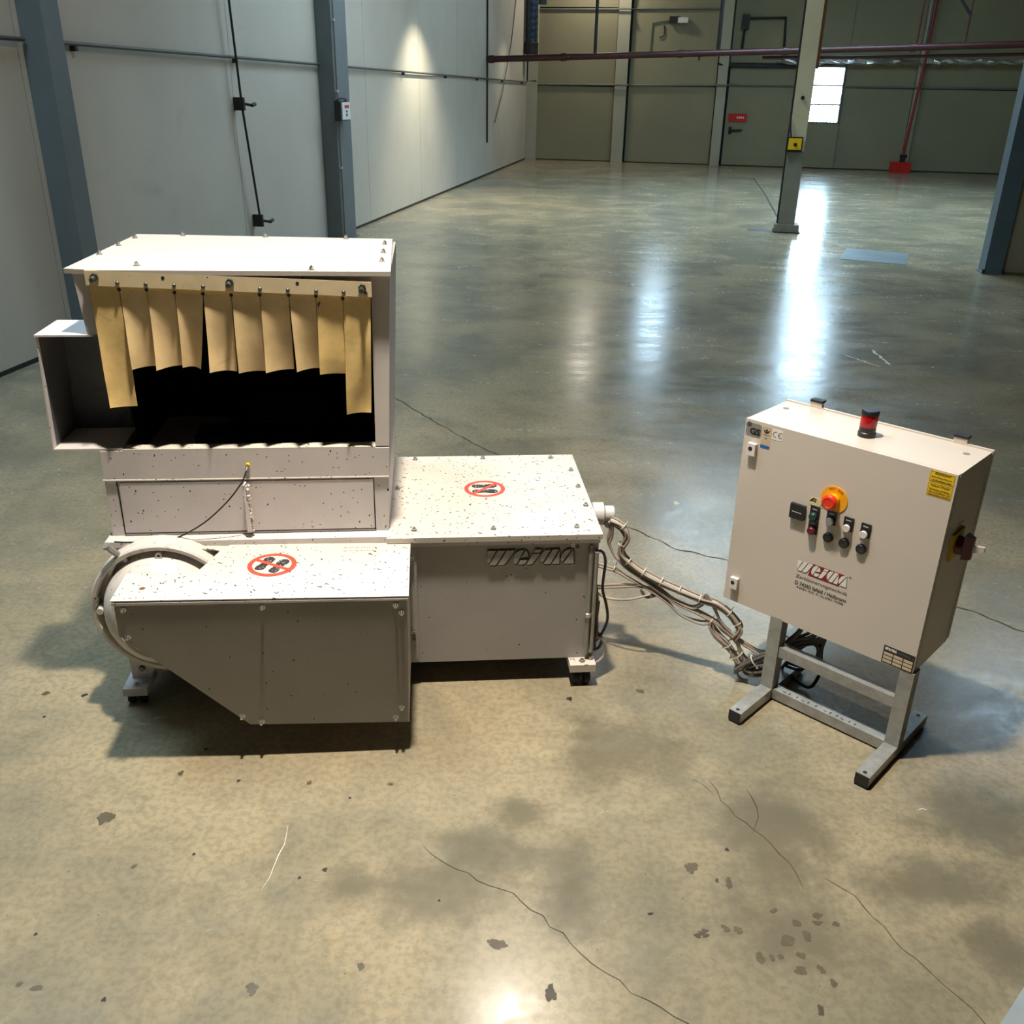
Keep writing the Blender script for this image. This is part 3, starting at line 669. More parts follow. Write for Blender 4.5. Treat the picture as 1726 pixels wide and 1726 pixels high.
# ------------------------------------------------------------------ the shredding machine (local u right, v back, z up)
MC = empty('industrial_shredder', (-1.2027, 2.3884, 0), .09105, 'white industrial shredder with an open hopper behind a curtain of ochre rubber strips', 'machine')
def P(name, bm, m, smooth=False, bevel=0, parent=None): return obj(name, bm, m, parent or MC, smooth, bevel)
X3, Y3, Z3 = Vector((1, 0, 0)), Vector((0, 1, 0)), Vector((0, 0, 1))
# base cabinet
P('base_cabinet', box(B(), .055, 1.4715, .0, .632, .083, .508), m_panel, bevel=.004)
P('base_lid', box(B(), .84, 1.480, -.016, .640, .5085, .525), m_top, bevel=.003)
P('lid_edge', box(B(), .84, 1.474, -.010, .0, .494, .508), m_paint, bevel=.002)
P('hopper_foot_flange', box(B(), .040, .850, -.006, .65, .5085, .527), m_paint, bevel=.003)
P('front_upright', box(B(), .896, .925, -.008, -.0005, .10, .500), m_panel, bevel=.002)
# bolts of the base lid: hex heads on washers
def bolt_mesh(r, h):
    bm = B(); cyl(bm, (0, 0, 0), (0, 0, .002), r*1.45, 12); cyl(bm, (0, 0, .002), (0, 0, h), r, 6); cyl(bm, (0, 0, h), (0, 0, h*1.35), r*.45, 8); return bm
bolt0 = P('bolt', bolt_mesh(.0065, .009), m_steel); bolt0.location = (.917, .61, .525)
for u, v in ((1.156, .612), (1.397, .606), (1.454, .488), (1.458, .343), (1.46, .192), (1.408, .035), (1.156, .035), (.92, .035), (.862, .352)): dup(bolt0, loc=(u, v, .525))
# hopper
UL = lambda z: .050+(z-.525)*.028
UR = lambda z: .845+(z-.525)*.040
VF = .037
def slab(z0, z1, v0, v1, l0=None, l1=None, r0=None, r1=None):
    l0 = UL(z0) if l0 is None else l0; l1 = UL(z1) if l1 is None else l1; r0 = UR(z0) if r0 is None else r0; r1 = UR(z1) if r1 is None else r1
    return loft(B(), [(l0, v0, z0), (r0, v0, z0), (r0, v1, z0), (l0, v1, z0)], [(l1, v0, z1), (r1, v0, z1), (r1, v1, z1), (l1, v1, z1)])
P('hopper_lower_housing', slab(.527, .702, VF, .64), m_paint, bevel=.003)
bm = slab(.702, .790, VF-.004, .066); P('front_sill', bm, m_paint, bevel=.003)
P('sill_ledge', slab(.790, .7945, VF-.004, .072, l0=.118, l1=.118, r0=.817, r1=.817), m_top)
bm = B(); t = .052
loft(bm, [(UR(.79)-.038, VF, .7945), (UR(.79), VF, .7945), (UR(.79), .075, .7945), (UR(.79)-.038, .075, .7945)], [(UR(1.277)-.050, VF, 1.272), (UR(1.277), VF, 1.272), (UR(1.277), .075, 1.272), (UR(1.277)-.050, .075, 1.272)])
P('corner_post', bm, m_post, bevel=.003)
bm = B(); loft(bm, [(.077, VF, 1.118), (.106, VF, 1.118), (.106, .085, 1.118), (.077, .085, 1.118)], [(.066, VF, 1.280), (.100, VF, 1.280), (.100, .085, 1.280), (.066, .085, 1.280)])
P('corner_post', bm, m_post, bevel=.003)
def wallpl(u, z0, z1, v0, v1, th, right):
    f = UR if right else UL; sg = -th if right else th
    return loft(B(), [(f(z0), v0, z0), (f(z0)+sg, v0, z0), (f(z0)+sg, v1, z0), (f(z0), v1, z0)], [(f(z1), v0, z1), (f(z1)+sg, v0, z1), (f(z1)+sg, v1, z1), (f(z1), v1, z1)])
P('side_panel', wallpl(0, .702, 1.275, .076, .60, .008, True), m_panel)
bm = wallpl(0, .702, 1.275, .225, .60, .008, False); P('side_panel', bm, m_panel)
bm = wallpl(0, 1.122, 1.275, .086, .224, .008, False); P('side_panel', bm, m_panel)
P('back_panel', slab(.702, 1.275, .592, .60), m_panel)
P('header', box(B(), .101, .824, VF, .05, 1.236, 1.272), m_paint)
# grimy lining of the hopper
bm = B(); f = lambda u, v, z: bm.verts.new((u, v, z))
a, b_, z0, z1, v0, v1 = .10, .835, .70, 1.268, .078, .585
q = [f(a, v0, z0), f(b_-.005, v0, z0), f(b_-.005, v1, z0), f(a, v1, z0), f(a, v0+.15, z1), f(b_+.014, v0, z1), f(b_+.014, v1, z1), f(a, v1, z1)]
bm.faces.new((q[0], q[1], q[2], q[3])); bm.faces.new((q[1], q[5], q[6], q[2])); bm.faces.new((q[2], q[6], q[7], q[3])); bm.faces.new((q[4], q[7], q[6], q[5]))
l1, l2 = f(a, .225, z0), f(a, .225, z1); bm.faces.new((l1, q[3], q[7], l2))
P('hopper_lining', bm, m_inside)
bm = B(); box(bm, .32, .74, .50, .584, .72, .80); box(bm, .25, .80, .30, .42, .701, .735); P('feed_ram', bm, m_inside, bevel=.01)
P('boss', cyl(B(), (.52, .584, .97), (.52, .56, .97), .035, 16), m_chute)
# top plate
LID = [(.045, .040), (.14, .0175), (.879, .006), (.866, .56), (.068, .635)]
P('top_plate', prism(B(), LID, 'z', 1.277, 1.289), m_lidtop, bevel=.002)
bolt1 = P('bolt', bolt_mesh(.006, .009), m_steel); bolt1.location = (.084, .55, 1.289)
for u, v in ((.078, .403), (.07, .251), (.217, .08), (.216, .60), (.472, .582), (.722, .553), (.846, .449), (.848, .298), (.850, .154), (.674, .025)): dup(bolt1, loc=(u, v, 1.289))
# strip curtain
vbar = lambda u: .018-.011*(u-.1)/.72
def bar(u): return 1.2705-.0265*(u-.1)/.72            # centre line of the clamping bar
bm = loft(B(), [(.102, vbar(.102), bar(.1)-.020), (.828, vbar(.828), bar(.828)-.021), (.828, vbar(.828), bar(.828)+.018), (.102, vbar(.102), bar(.1)+.018)], [(.102, vbar(.102)+.0095, bar(.1)-.020), (.828, vbar(.828)+.0095, bar(.828)-.021), (.828, vbar(.828)+.0095, bar(.828)+.018), (.102, vbar(.102)+.0095, bar(.1)+.018)])
P('clamp_bar', bm, m_bar, bevel=.003)
for u in (.127, .465, .804):
    bm = cyl(B(), (u, vbar(u)+.008, bar(u)+.004), (u-.001, vbar(u)-.026, bar(u)-.001), .0062, 10); cyl(bm, (u, vbar(u), bar(u)+.003), (u, vbar(u)-.008, bar(u)+.002), .0105, 6)
    P('stud', bm, m_dsteel)
sc0 = None
for u in (.181, .252, .323, .396, .54, .611, .684, .755, .812):
    if sc0 is None: sc0 = P('screw', lathe(B(), [(0, .004), (.003, .004), (.0052, .0015), (.0055, -.004), (0, -.004)], (0, 0, 0), (0, -1, 0), 10), m_dsteel, True); sc0.location = (u, vbar(u), bar(u)-.011)
    else: dup(sc0, loc=(u, vbar(u), bar(u)-.011))
bm = B()
for u in (.297, .637): cyl(bm, (u, vbar(u)+.006, bar(u)+.007), (u, vbar(u)-.0005, bar(u)+.007), .0045, 10)
P('empty_hole', bm, m_ink)
SL = [(.105, 1.238), (.18, 1.237), (.249, 1.237), (.319, 1.230), (.391, 1.227), (.463, 1.224), (.536, 1.225), (.611, 1.224), (.681, 1.222), (.751, 1.216), (.824, 1.22)]
BOT = [((.113, .923), (.183, .926)), ((.187, 1.030), (.248, 1.030)), ((.251, 1.028), (.312, 1.034)), ((.320, 1.036), (.356, 1.019)), ((.391, 1.024), (.456, 1.018)), ((.465, 1.019), (.534, 1.016)), ((.536, 1.019), (.607, 1.021)), ((.619, 1.022), (.677, 1.024)), ((.679, 1.013), (.746, 1.011)), ((.744, .896), (.811, .900))]
# (swing forward at the left edge, at the right edge, curl)
CUR = [(-0.014, 0.0, 0.01), (-0.01, 0.026, 0.016), (-0.012, 0.022, 0.014), (-0.008, 0.036, 0.022), (-0.022, 0.014, 0.018), (-0.014, 0.02, 0.014), (-0.01, 0.024, 0.012), (-0.012, 0.022, 0.014), (-0.006, 0.012, 0.008), (-0.002, 0.004, 0.006)]
def vtop(u): return vbar(u)+.0098
bm = B(); top = []; NB = 60
lo = []
for i in range(NB+1):
    u = .105+(.824-.105)*i/NB
    j = max(k for k in range(11) if SL[k][0] <= u+1e-6); j = min(j, 9); tt = (u-SL[j][0])/(SL[j+1][0]-SL[j][0])
    zb = SL[j][1]*(1-tt)+SL[j+1][1]*tt
    top.append((u, vtop(u), bar(u)-.002)); lo.append((u, vtop(u), zb))
rows = [[bm.verts.new(p) for p in top], [bm.verts.new((p[0], p[1]+.003, p[2])) for p in top], [bm.verts.new((p[0], p[1]+.003, p[2])) for p in lo], [bm.verts.new(p) for p in lo]]
for i in range(NB):
    for r in range(4): bm.faces.new((rows[r][i], rows[r][i+1], rows[(r+1) % 4][i+1], rows[(r+1) % 4][i]))
P('curtain_band', bm, m_rubber)
for k in range(10):
    bm = B(); nu, nz = 8, 16; (bl, zl), (br, zr) = BOT[k]; tl, tr = SL[k], SL[k+1]; fl_, fr_, cu = CUR[k]
    random.seed(20+k); ph = random.uniform(0, 6)
    F0, F1 = [], []
    for j in range(nz+1):
        t = j/nz; R0, R1 = [], []
        for i in range(nu+1):
            x = i/nu
            ul = tl[0]+.0008+(bl-tl[0]-.0008)*(t**1.15); ur = tr[0]-.0008+(br-tr[0]+.0008)*(t**1.15)
            zt = tl[1]*(1-x)+tr[1]*x; zb = zl*(1-x)+zr*x
            u = ul+(ur-ul)*x; z = zt+(zb-zt)*t
            v = vtop(u)+(fl_*(1-x)+fr_*x)*t**1.3+cu*(4*x*(1-x)-.5)*t**1.5+.003*math.sin(5*t+ph)*t+(.004*math.sin(9*t+4*x+ph)*t if k in (0, 9) else 0)
            R0.append(bm.verts.new((u, v, z))); R1.append(bm.verts.new((u, v+.003, z)))
        F0.append(R0); F1.append(R1)
    for j in range(nz):
        for i in range(nu):
            bm.faces.new((F0[j][i], F0[j][i+1], F0[j+1][i+1], F0[j+1][i])); bm.faces.new((F1[j][i+1], F1[j][i], F1[j+1][i], F1[j+1][i+1]))
        bm.faces.new((F0[j][0], F0[j+1][0], F1[j+1][0], F1[j][0])); bm.faces.new((F0[j+1][nu], F0[j][nu], F1[j][nu], F1[j+1][nu]))
    for i in range(nu): bm.faces.new((F0[nz][i], F0[nz][i+1], F1[nz][i+1], F1[nz][i])); bm.faces.new((F0[0][i+1], F0[0][i], F1[0][i], F1[0][i+1]))
    P('rubber_strip', bm, m_rubber if k in (0, 8, 9) else m_rubber2, True)
sh = None
for u, z in SL[1:10]:
    if sh is None: sh = P('slit_hole', cyl(B(), (0, -.0008, 0), (0, 0, 0), .0048, 10), m_ink); sh.location = (u, vtop(u), z+.001)
    else: dup(sh, loc=(u, vtop(u), z+.001))
# side chute at the left of the hopper
th = .004
P('chute_floor', loft(B(), [(-.070, VF, .792), (.118, VF, .792), (.105, .216, .792), (-.076, .216, .792)], [(-.070, VF, .797), (.118, VF, .797), (.105, .216, .797), (-.076, .216, .797)]), m_paint)
P('chute_side', loft(B(), [(-.070, VF, .797), (-.066, VF, .797), (-.062, .216, .797), (-.076, .216, .797)], [(-.056, VF, 1.114), (-.052, VF, 1.114), (-.046, .200, 1.114), (-.056, .200, 1.114)]), m_paint)
P('chute_top', loft(B(), [(-.058, VF-.004, 1.113), (.090, VF-.004, 1.113), (.09, .205, 1.113), (-.058, .205, 1.113)], [(-.058, VF-.004, 1.118), (.090, VF-.004, 1.118), (.09, .205, 1.118), (-.058, .205, 1.118)]), m_paint)
P('chute_back', loft(B(), [(-.070, .212, .797), (.099, .212, .797), (.099, .219, .797), (-.070, .219, .797)], [(-.05, .197, 1.113), (.099, .197, 1.113), (.099, .204, 1.113), (-.05, .204, 1.113)]), m_chute)
P('chute_lining', loft(B(), [(-.066, .060, .80), (-.0645, .060, .80), (-.060, .21, .80), (-.0625, .21, .80)], [(-.0525, .045, 1.112), (-.051, .045, 1.112), (-.044, .196, 1.112), (-.046, .196, 1.112)]), m_chute)
# lower front of the hopper
P('access_panel', loft(B(), [(.090, VF, .538), (.804, VF, .538), (.806, VF, .694), (.094, VF, .694)], [(.090, VF-.004, .538), (.804, VF-.004, .538), (.806, VF-.004, .694), (.094, VF-.004, .694)]), m_paint)
bm = B(); box(bm, .086, .089, VF-.0008, VF, .53, .70); box(bm, .805, .8085, VF-.0008, VF, .53, .70); box(bm, .086, .8085, VF-.0008, VF, .533, .536); P('panel_gap', bm, m_ink)
P('seam_bead', tube(B(), [(.052, VF-.003, .7025), (.45, VF-.003, .7015), (.852, VF-.003, .7015)], .0032, 8, 3), m_whiteink if False else m_top, True)
bm = loft(B(), [(.441, .004, .545), (.453, .004, .545), (.453, .037, .540), (.441, .037, .540)], [(.441, .010, .688), (.451, .010, .688), (.451, .037, .694), (.441, .037, .694)])
P('stiffener', bm, m_paint, bevel=.003)
bm = B(); random.seed(5)
for i in range(16):
    z = .545+i*.0093; lathe(bm, [(0, -.006), (.006, -.002), (.006, .003), (0, .006)], (.452+random.uniform(-.001, .002), .018+random.uniform(-.008, .004), z), (0, 0, 1), 8)
P('weld_bead', bm, m_top, True)
P('earth_wire', tube(B(), [(.456, .030, .743), (.452, .012, .728), (.439, .004, .700), (.395, -.002, .646), (.334, -.004, .590), (.275, -.006, .553), (.223, -.010, .535), (.122, -.014, .530), (.07, -.012, .532)], .0022, 6, 5), m_cableb, True)
P('wire_tag', cyl(B(), (.457, .033, .746), (.457, .026, .744), .006, 8), m_yellow)
# base front bolts
bf = None
for u, z in ((.459, .497), (.658, .497), (.854, .497), (1.392, .488), (.911, .458), (.911, .204)):
    if bf is None: bf = P('cap_screw', lathe(B(), [(0, .003), (.003, .003), (.003, .008), (.006, .008), (.006, -.003), (0, -.003)], (0, 0, 0), (0, -1, 0), 12), m_steel, True); bf.location = (u, -.003, z)
    else: dup(bf, loc=(u, -.010 if u > .9 and u < 1 else -.003, z))
P('door_latch', box(B(), .906, .914, -.014, -.008, .172, .203), m_dsteel, bevel=.002)
# company lettering on the base
logo('raised_lettering', (1.136, -.0035, .424), X3, Z3, .262, .050, m_ink, MC, .002, .0022, -.0022, .0018)  # black offset copy painted as outline and shadow of the letters
logo('raised_lettering', (1.136, -.0055, .424), X3, Z3, .262, .050, mat('logo_grey_paint', lin(166, 162, 158), .5, var=.02), MC, .0022, 0, 0, -.0009)
bm = ngon_ring(B(), (1.407, -.001, .479), X3, Z3, .0045, .0058, .001, 20); P('registered_mark', bm, m_ink)
text('registered_letter', 'R', (1.407, -.0012, .479), X3, Z3, .004, .005, m_ink, MC)
# conduits on the right-hand corner
for u, r, z0, z1 in ((1.449, .0075, .118, .472), (1.4655, .0065, .110, .464)):
    P('cable_conduit', tube(B(), [(u, -.011, z0), (u, -.011, z1)], r, 12, 1), m_frame, True)
P('conduit_end', lathe(B(), [(0, .012), (.006, .01), (.009, .0), (.0085, -.01), (0, -.01)], (1.449, -.011, .474), (0, 0, 1), 12), m_dsteel, True)
P('conduit_clip', lathe(B(), [(.007, -.008), (.011, -.006), (.011, .006), (.007, .008)], (1.449, -.011, .246), (0, 0, 1), 12), m_steel, True)
# side cables
for pts, r, m in (([(1.463, -.008, .458), (1.478, .0, .462), (1.492, .01, .444), (1.5, .02, .410), (1.497, .02, .360), (1.497, .02, .314), (1.512, .02, .259), (1.518, .02, .204), (1.499, .02, .148), (1.478, .02, .125)], .0045, m_cableb),
                  ([(1.474, .02, .132), (1.495, .02, .143), (1.516, .02, .114), (1.513, .02, .074), (1.487, .0, .062), (1.462, -.006, .064)], .005, m_cable2),
                  ([(1.479, .02, .30), (1.482, .02, .233), (1.486, .02, .172), (1.482, .02, .120)], .005, m_cabled), ([(1.49, .03, .27), (1.486, .03, .205), (1.48, .02, .149), (1.482, .01, .11)], .004, m_cabled),
                  ([(1.479, .05, .33), (1.49, .05, .25), (1.480, .04, .18), (1.492, .03, .13)], .004, m_cabled), ([(1.48, .04, .16), (1.505, .03, .135), (1.50, .03, .10), (1.478, .03, .09)], .005, m_cabled)):
    P('side_cable', tube(B(), pts, r, 8, 5), m, True)
# motor plug on the right side
ax = Vector((1, -.02, -.03))
P('cable_plug', lathe(B(), [(0, 0), (.024, .0), (.024, .012), (.036, .014), (.037, .048), (.030, .052), (.026, .054), (.026, .082), (.022, .086), (0, .086)], (1.4716, .215, .487), ax, 28), m_paint, True)
P('gland', lathe(B(), [(0, 0), (.010, 0), (.010, .018), (.006, .026), (0, .026)], (1.528, .205, .463), (.6, -.1, -.8), 12), m_steel, True)
# pulley housing at the front left
CU, CZ = .200, .338
prof = [(0, .10), (.098, .10), (.100, .160), (.105, .165), (.112, .163), (.115, .140), (.128, .138), (.146, .126), (.160, .104), (.170, .074), (.174, .050), (.177, .036), (.188, .036), (.190, .066), (.194, .071), (.203, .071), (.208, .066), (.208, .0), (0, 0)]
P('pulley_housing', lathe(B(), prof, (CU, -.001, CZ), (0, -1, 0), 72), m_dish, True)
def rad(a, r): return CU+r*math.cos(math.radians(a)), CZ+r*math.sin(math.radians(a))
for a, r, s_ in ((88, .178, 1.), (47, .178, .8), (166, .192, .7)):
    u, z = rad(a, r)
    bm = lathe(B(), [(0, .004), (.004*s_, .004), (.0045*s_, .012), (.010*s_, .012), (.0105*s_, -.014), (0, -.014)], (u, -.064, z), (0, -1, 0), 14); P('housing_bolt', bm, m_steel, True)
u, z = rad(178, .183); P('housing_cap', lathe(B(), [(0, .010), (.010, .010), (.0125, .004), (.0125, -.03), (0, -.03)], (u, -.064, z-.005), (0, -1, 0), 20), m_dish, True)
bm = B(); cyl(bm, (.112, -.052, .488), (.070, -.075, .548), .009, 6); cyl(bm, (.070, -.075, .548), (.067, -.077, .553), .0115, 10); P('housing_stud', bm, m_frame)
P('housing_lug', loft(B(), [(.052, -.036, .45), (.075, -.036, .49), (.082, -.036, .486), (.06, -.036, .446)], [(.052, -.062, .45), (.075, -.062, .49), (.082, -.062, .486), (.06, -.062, .446)]), m_dish, bevel=.004)
P('housing_bracket', loft(B(), [(.20, -.030, .508), (.345, -.03, .508), (.395, -.052, .503), (.398, -.005, .503), (.30, -.002, .508), (.20, -.002, .508)], [(.20, -.030, .512), (.345, -.03, .512), (.395, -.052, .507), (.398, -.005, .507), (.30, -.002, .512), (.20, -.002, .512)]), m_top)
# belt guard
GP = [(.152, .510), (.905, .502), (.899, .096), (.460, .107), (.150, .408)]
bm = B(); loft(bm, [(u, -.316, z) for u, z in GP], [(u, -.174, z) for u, z in GP])
loft(bm, [(.333, -.173, .508), (.905, -.173, .502), (.899, -.173, .096), (.460, -.173, .107), (.335, -.173, .228)], [(.400, -.010, .508), (.905, -.010, .502), (.899, -.010, .096), (.462, -.010, .107), (.402, -.010, .166)])
GD = P('belt_guard', bm, m_paint)
bm = B(); TP = [(.146, -.322), (.909, -.322), (.909, -.004), (.392, -.004), (.372, -.035), (.335, -.160), (.322, -.172), (.146, -.172)]
gz = lambda u: .5125-.0105*(u-.15)
loft(bm, [(u, v, gz(u)-.0005) for u, v in TP], [(u, v, gz(u)+.002) for u, v in TP]); P('guard_top_plate', bm, m_top, parent=GD)
bm = loft(B(), [(.148, -.3165, .508), (.907, -.3165, .5), (.907, -.3165, .494), (.148, -.3165, .500)], [(.148, -.323, .508), (.907, -.323, .5), (.907, -.323, .494), (.148, -.323, .500)]); P('guard_lip', bm, m_paint, parent=GD)
GI = [(.154, .498), (.903, .491), (.897, .099), (.461, .110), (.152, .409)]
bm = loft(B(), [(u, -.3165, z) for u, z in GI], [(u, -.3205, z) for u, z in GI]); P('front_cover', bm, mat('taupe_shaded_cover_paint', lin(138, 132, 123), .5, var=.03, chips=CHIP_FEW, bump=.35, bscale=260), parent=GD, bevel=.001)  # taupe front plate, darkened to paint in its shade
cs = None
for u, z in ((.176, .489), (.528, .485), (.874, .481), (.889, .458), (.176, .406), (.442, .140), (.493, .119), (.862, .118), (.880, .152)):
    if cs is None: cs = obj('guard_screw', lathe(B(), [(0, .014), (.0036, .014), (.0042, .002), (.008, .001), (.008, -.003), (0, -.003)], (0, 0, 0), (0, -1, 0), 10), m_steel, GD, True); cs.location = (u, -.3215, z)
    else: dup(cs, loc=(u, -.3215, z))
# no-stepping signs
def no_step(c, bar_ang, sole_ang, name, r=.067):
    c = Vector(c); ob = P(name, flat(B(), ellipse(0, 0, r, r, 40), c, X3, Y3, .0005), mat('sign_ground', lin(200, 191, 178), .5, var=.03))
    obj('red_ring', ngon_ring(B(), c+Z3*.0004, X3, Y3, r*.80, r, .0006), m_redink, ob)
    ca, sa = math.cos(sole_ang), math.sin(sole_ang)
    for sgn in (-1, 1):
        bm = B(); L = r*.62; wd = r*.235
        pts = [(-1, .55), (-.85, .85), (-.55, .95), (-.25, .75), (.0, .72), (.35, 1.05), (.7, 1.1), (.93, .75), (1.02, .2), (.95, -.4), (.75, -.85), (.35, -.95), (0, -.7), (-.3, -.7), (-.6, -.85), (-.88, -.75), (-1, -.2)]
        Q = []
        for px, py in pts:
            x_, y_ = px*L, sgn*r*.31+py*wd*sgn
            Q.append((x_*ca-y_*sa, x_*sa+y_*ca))
        flat(bm, Q, c+Z3*.0005, X3, Y3, .0005); obj('shoe_sole', bm, m_soleink, ob)
    d = Vector((math.cos(bar_ang), math.sin(bar_ang))); n = Vector((-d.y, d.x)); w = r*.085
    Q = [d*r*.9+n*w, d*-r*.9+n*w, d*-r*.9-n*w, d*r*.9-n*w]
    obj('red_bar', flat(B(), Q, c+Z3*.001, X3, Y3, .0005), m_redink, ob)
no_step((1.147, .340, .5252), math.radians(46), 0, 'no_stepping_sign')
no_step((.528, -.136, .5112), math.radians(-33), math.radians(68), 'no_stepping_sign')
bm = B(); random.seed(11)
for i in range(6):
    for j, v in enumerate((-.036, -.050, -.058)):
        for k in range(2 if j != 1 else 1):
            u = .718+i*.0165+k*.006+random.uniform(-.001, .001); w = random.uniform(.004, .006) if j != 1 else .002
            box(bm, u, u+w, v, v+random.uniform(.0022, .0034), gz(u)+.0018, gz(u)+.0026)
tag(P('stencil_marks', bm, m_redfaint), 'two faint rows of worn red stencil marks')
blm = B(); flat(blm, ellipse(.21, -.258, .008, .007, 12), (0, 0, gz(.21)+.002), X3, Y3, .0006); P('rust_spot', blm, m_brown)
# legs and casters
def caster(u0, u1, zp, v0, v1, name_leg=None):
    ob = P('caster_bracket', box(B(), u0, u1, v0, v1, zp-.026, zp), m_top if zp > .07 else m_paint, bevel=.002)
    uc = (u0+u1)/2; r = (zp-.028)/2
    for du in (-.017, .017):
        bm = lathe(B(), [(0, .011), (r*.75, .011), (r, .006), (r, -.006), (r*.75, -.011), (0, -.011)], (uc+du, v0+r+.004, r), (1, 0, 0), 24); obj('caster_wheel', bm, m_wheel, ob, True)
    bm = cyl(B(), (uc-.03, v0+r+.004, r), (uc+.03, v0+r+.004, r), .005, 8); obj('axle', bm, m_dsteel, ob)
    b = obj('bolt', bolt_mesh(.007, .008), m_steel, ob); b.location = (uc, v0+.022, zp); 
    b2 = dup(b, ob, (u1-.012, v0+.035, zp))
    return ob
caster(1.396, 1.478, .0825, -.045, .07)
caster(.034, .105, .060, -.060, .06)
caster(1.396, 1.478, .0825, .53, .64); caster(.06, .14, .0825, .53, .64)
bm = loft(B(), [(.050, -.005, .0605), (.108, -.005, .0605), (.112, .06, .0605), (.054, .06, .0605)], [(.048, -.005, .17), (.135, -.005, .17), (.135, .06, .17), (.048, .06, .17)]); P('leg_block', bm, m_paint, bevel=.003)
P('leg_bolt', lathe(B(), [(0, .008), (.009, .008), (.011, -.001), (0, -.001)], (.083, -.005, .098), (0, -1, 0), 6), m_dsteel)

# ------------------------------------------------------------------ control cabinet on its stand (local u right, v back)
CC = empty('control_cabinet', (.6682, 2.5656, 0), -.7559, 'beige electrical control cabinet with push buttons on a grey steel stand', 'control cabinet')
def Q(name, bm, m, smooth=False, bevel=0, parent=None): return obj(name, bm, m, parent or CC, smooth, bevel)
ZB, ZT = .289, .876
Q('enclosure', box(B(), 0, .6, .018, .242, ZB, ZT), m_cab, bevel=.004)
Q('rear_flange', box(B(), -.003, .603, .236, .246, ZB+.012, ZT+.004), m_cab, bevel=.003)
Q('door_gasket', box(B(), .004, .596, .0145, .018, ZB+.003, ZT-.003), m_dark)
DR = Q('cabinet_door', box(B(), .0005, .5995, 0, .0145, ZB-.003, ZT+.001), m_cab, bevel=.004)
def D(name, bm, m, smooth=False, bevel=0, parent=None): return obj(name, bm, m, parent or DR, smooth, bevel)
for z in (.792, .352):
    D('door_lock', box(B(), .021, .047, -.013, 0, z-.018, z+.018), m_capw, bevel=.0015)
    D('lock_hole', cyl(B(), (.032, -.0135, z+.003), (.032, -.0128, z+.003), .0065, 12), m_ink)
# emergency stop
ES = Q('emergency_stop', cyl(B(), (.298, -.002, .716), (.298, 0, .716), .0385, 40), m_estop)
Q('stop_stem', lathe(B(), [(.0, 0), (.017, 0), (.017, .012), (.012, .014), (.012, .022), (0, .022)], (.298, -.002, .716), (0, -1, 0), 20), m_estop, True, parent=ES)
tag(Q('mushroom_head', lathe(B(), [(0, .0), (.017, .0), (.0215, .006), (.0215, .014), (.017, .019), (.014, .0195), (.013, .0185), (0, .0185)], (.298, -.019, .716), (0, -1, 0), 28), m_red, True, parent=ES), 'red mushroom push head')
for i, ch in enumerate('NOT-AUS'):
    a = math.radians(118-i*11-(0 if i < 3 else 2)); rr = .0315
    d = Vector((math.cos(a), 0, math.sin(a))); yv = d; xv = Vector((math.sin(a), 0, -math.cos(a)))
    if ch != '-': text('disc_lettering', ch, Vector((.298, -.0022, .716))+d*rr, xv, yv, .0048, .0062, m_ink, ES, .01)
# paper tag
xt = Vector((.97, 0, -.06)).normalized()
TG = D('paper_tag', flat(B(), [(-.030, -.0115), (.030, -.0115), (.030, .0115), (-.030, .0115)], (.259, 0, .692), X3, Z3, .0007), mat('yellowed_tag', lin(214, 196, 140), .55, var=.06, vscale=30))
text('handwriting', 'AN', (.270, -.0008, .689), X3, Z3, .016, .012, m_dgreen, TG)
bm = B(); flat(bm, [(-.012, -.002), (-.002, .009), (.004, .010), (-.006, -.003)], (.240, -.0008, .693), X3, Z3, .0003); flat(bm, [(-.002, .004), (.008, .001), (.008, -.003), (-.004, .0)], (.240, -.0008, .693), X3, Z3, .0003); flat(bm, [(.0, .008), (.010, .008), (.006, .003)], (.240, -.0008, .693), X3, Z3, .0003)
D('arrow_mark', bm, m_stain, parent=TG)
MT = Q('hour_meter', box(B(), .179, .223, -.011, 0, .627, .671), m_black, bevel=.002)
Q('meter_window', box(B(), .184, .218, -.0116, -.011, .638, .660), m_ink, parent=MT)
bm = B()
for i in range(7): box(bm, .187+i*.0042, .190+i*.0042, -.012, -.0116, .6475, .6495)
Q('meter_digits', bm, m_whiteink, parent=MT)
for u, z, m, lab, words in ((.250, .6580, m_dgreen, 'dark green cap', True), (.2515, .6150, m_dred, 'maroon cap', True), (.300, .6605, m_capw, 'white cap', True), (.350, .6575, m_capw, 'white cap', True), (.3995, .6555, m_capw, 'white cap', True)):
    ob = Q('push_button', box(B(), u-.0135, u+.0135, -.004, 0, z-.019, z+.021), m_black, bevel=.0015)
    Q('button_collar', lathe(B(), [(.0, .0), (.0125, .0), (.0125, .005), (.0115, .0062), (0, .0062)], (u, -.004, z-.008), (0, -1, 0), 20), m_dark, True, parent=ob)
    tag(Q('button_cap', lathe(B(), [(0, 0), (.0108, 0), (.0108, .005), (.0095, .0065), (0, .0062)], (u, -.0095, z-.008), (0, -1, 0), 20), m, True, parent=ob), lab)
    bm = B(); random.seed(int(u*1e4)); n = random.randint(5, 7)
    for i in range(n): w = .0145/n; x = u-.0072+i*w; box(bm, x, x+w*.7, -.0044, -.004, z+.0115, z+.0115+random.uniform(.002, .0034))
    Q('button_legend', bm, m_whiteink, parent=ob)
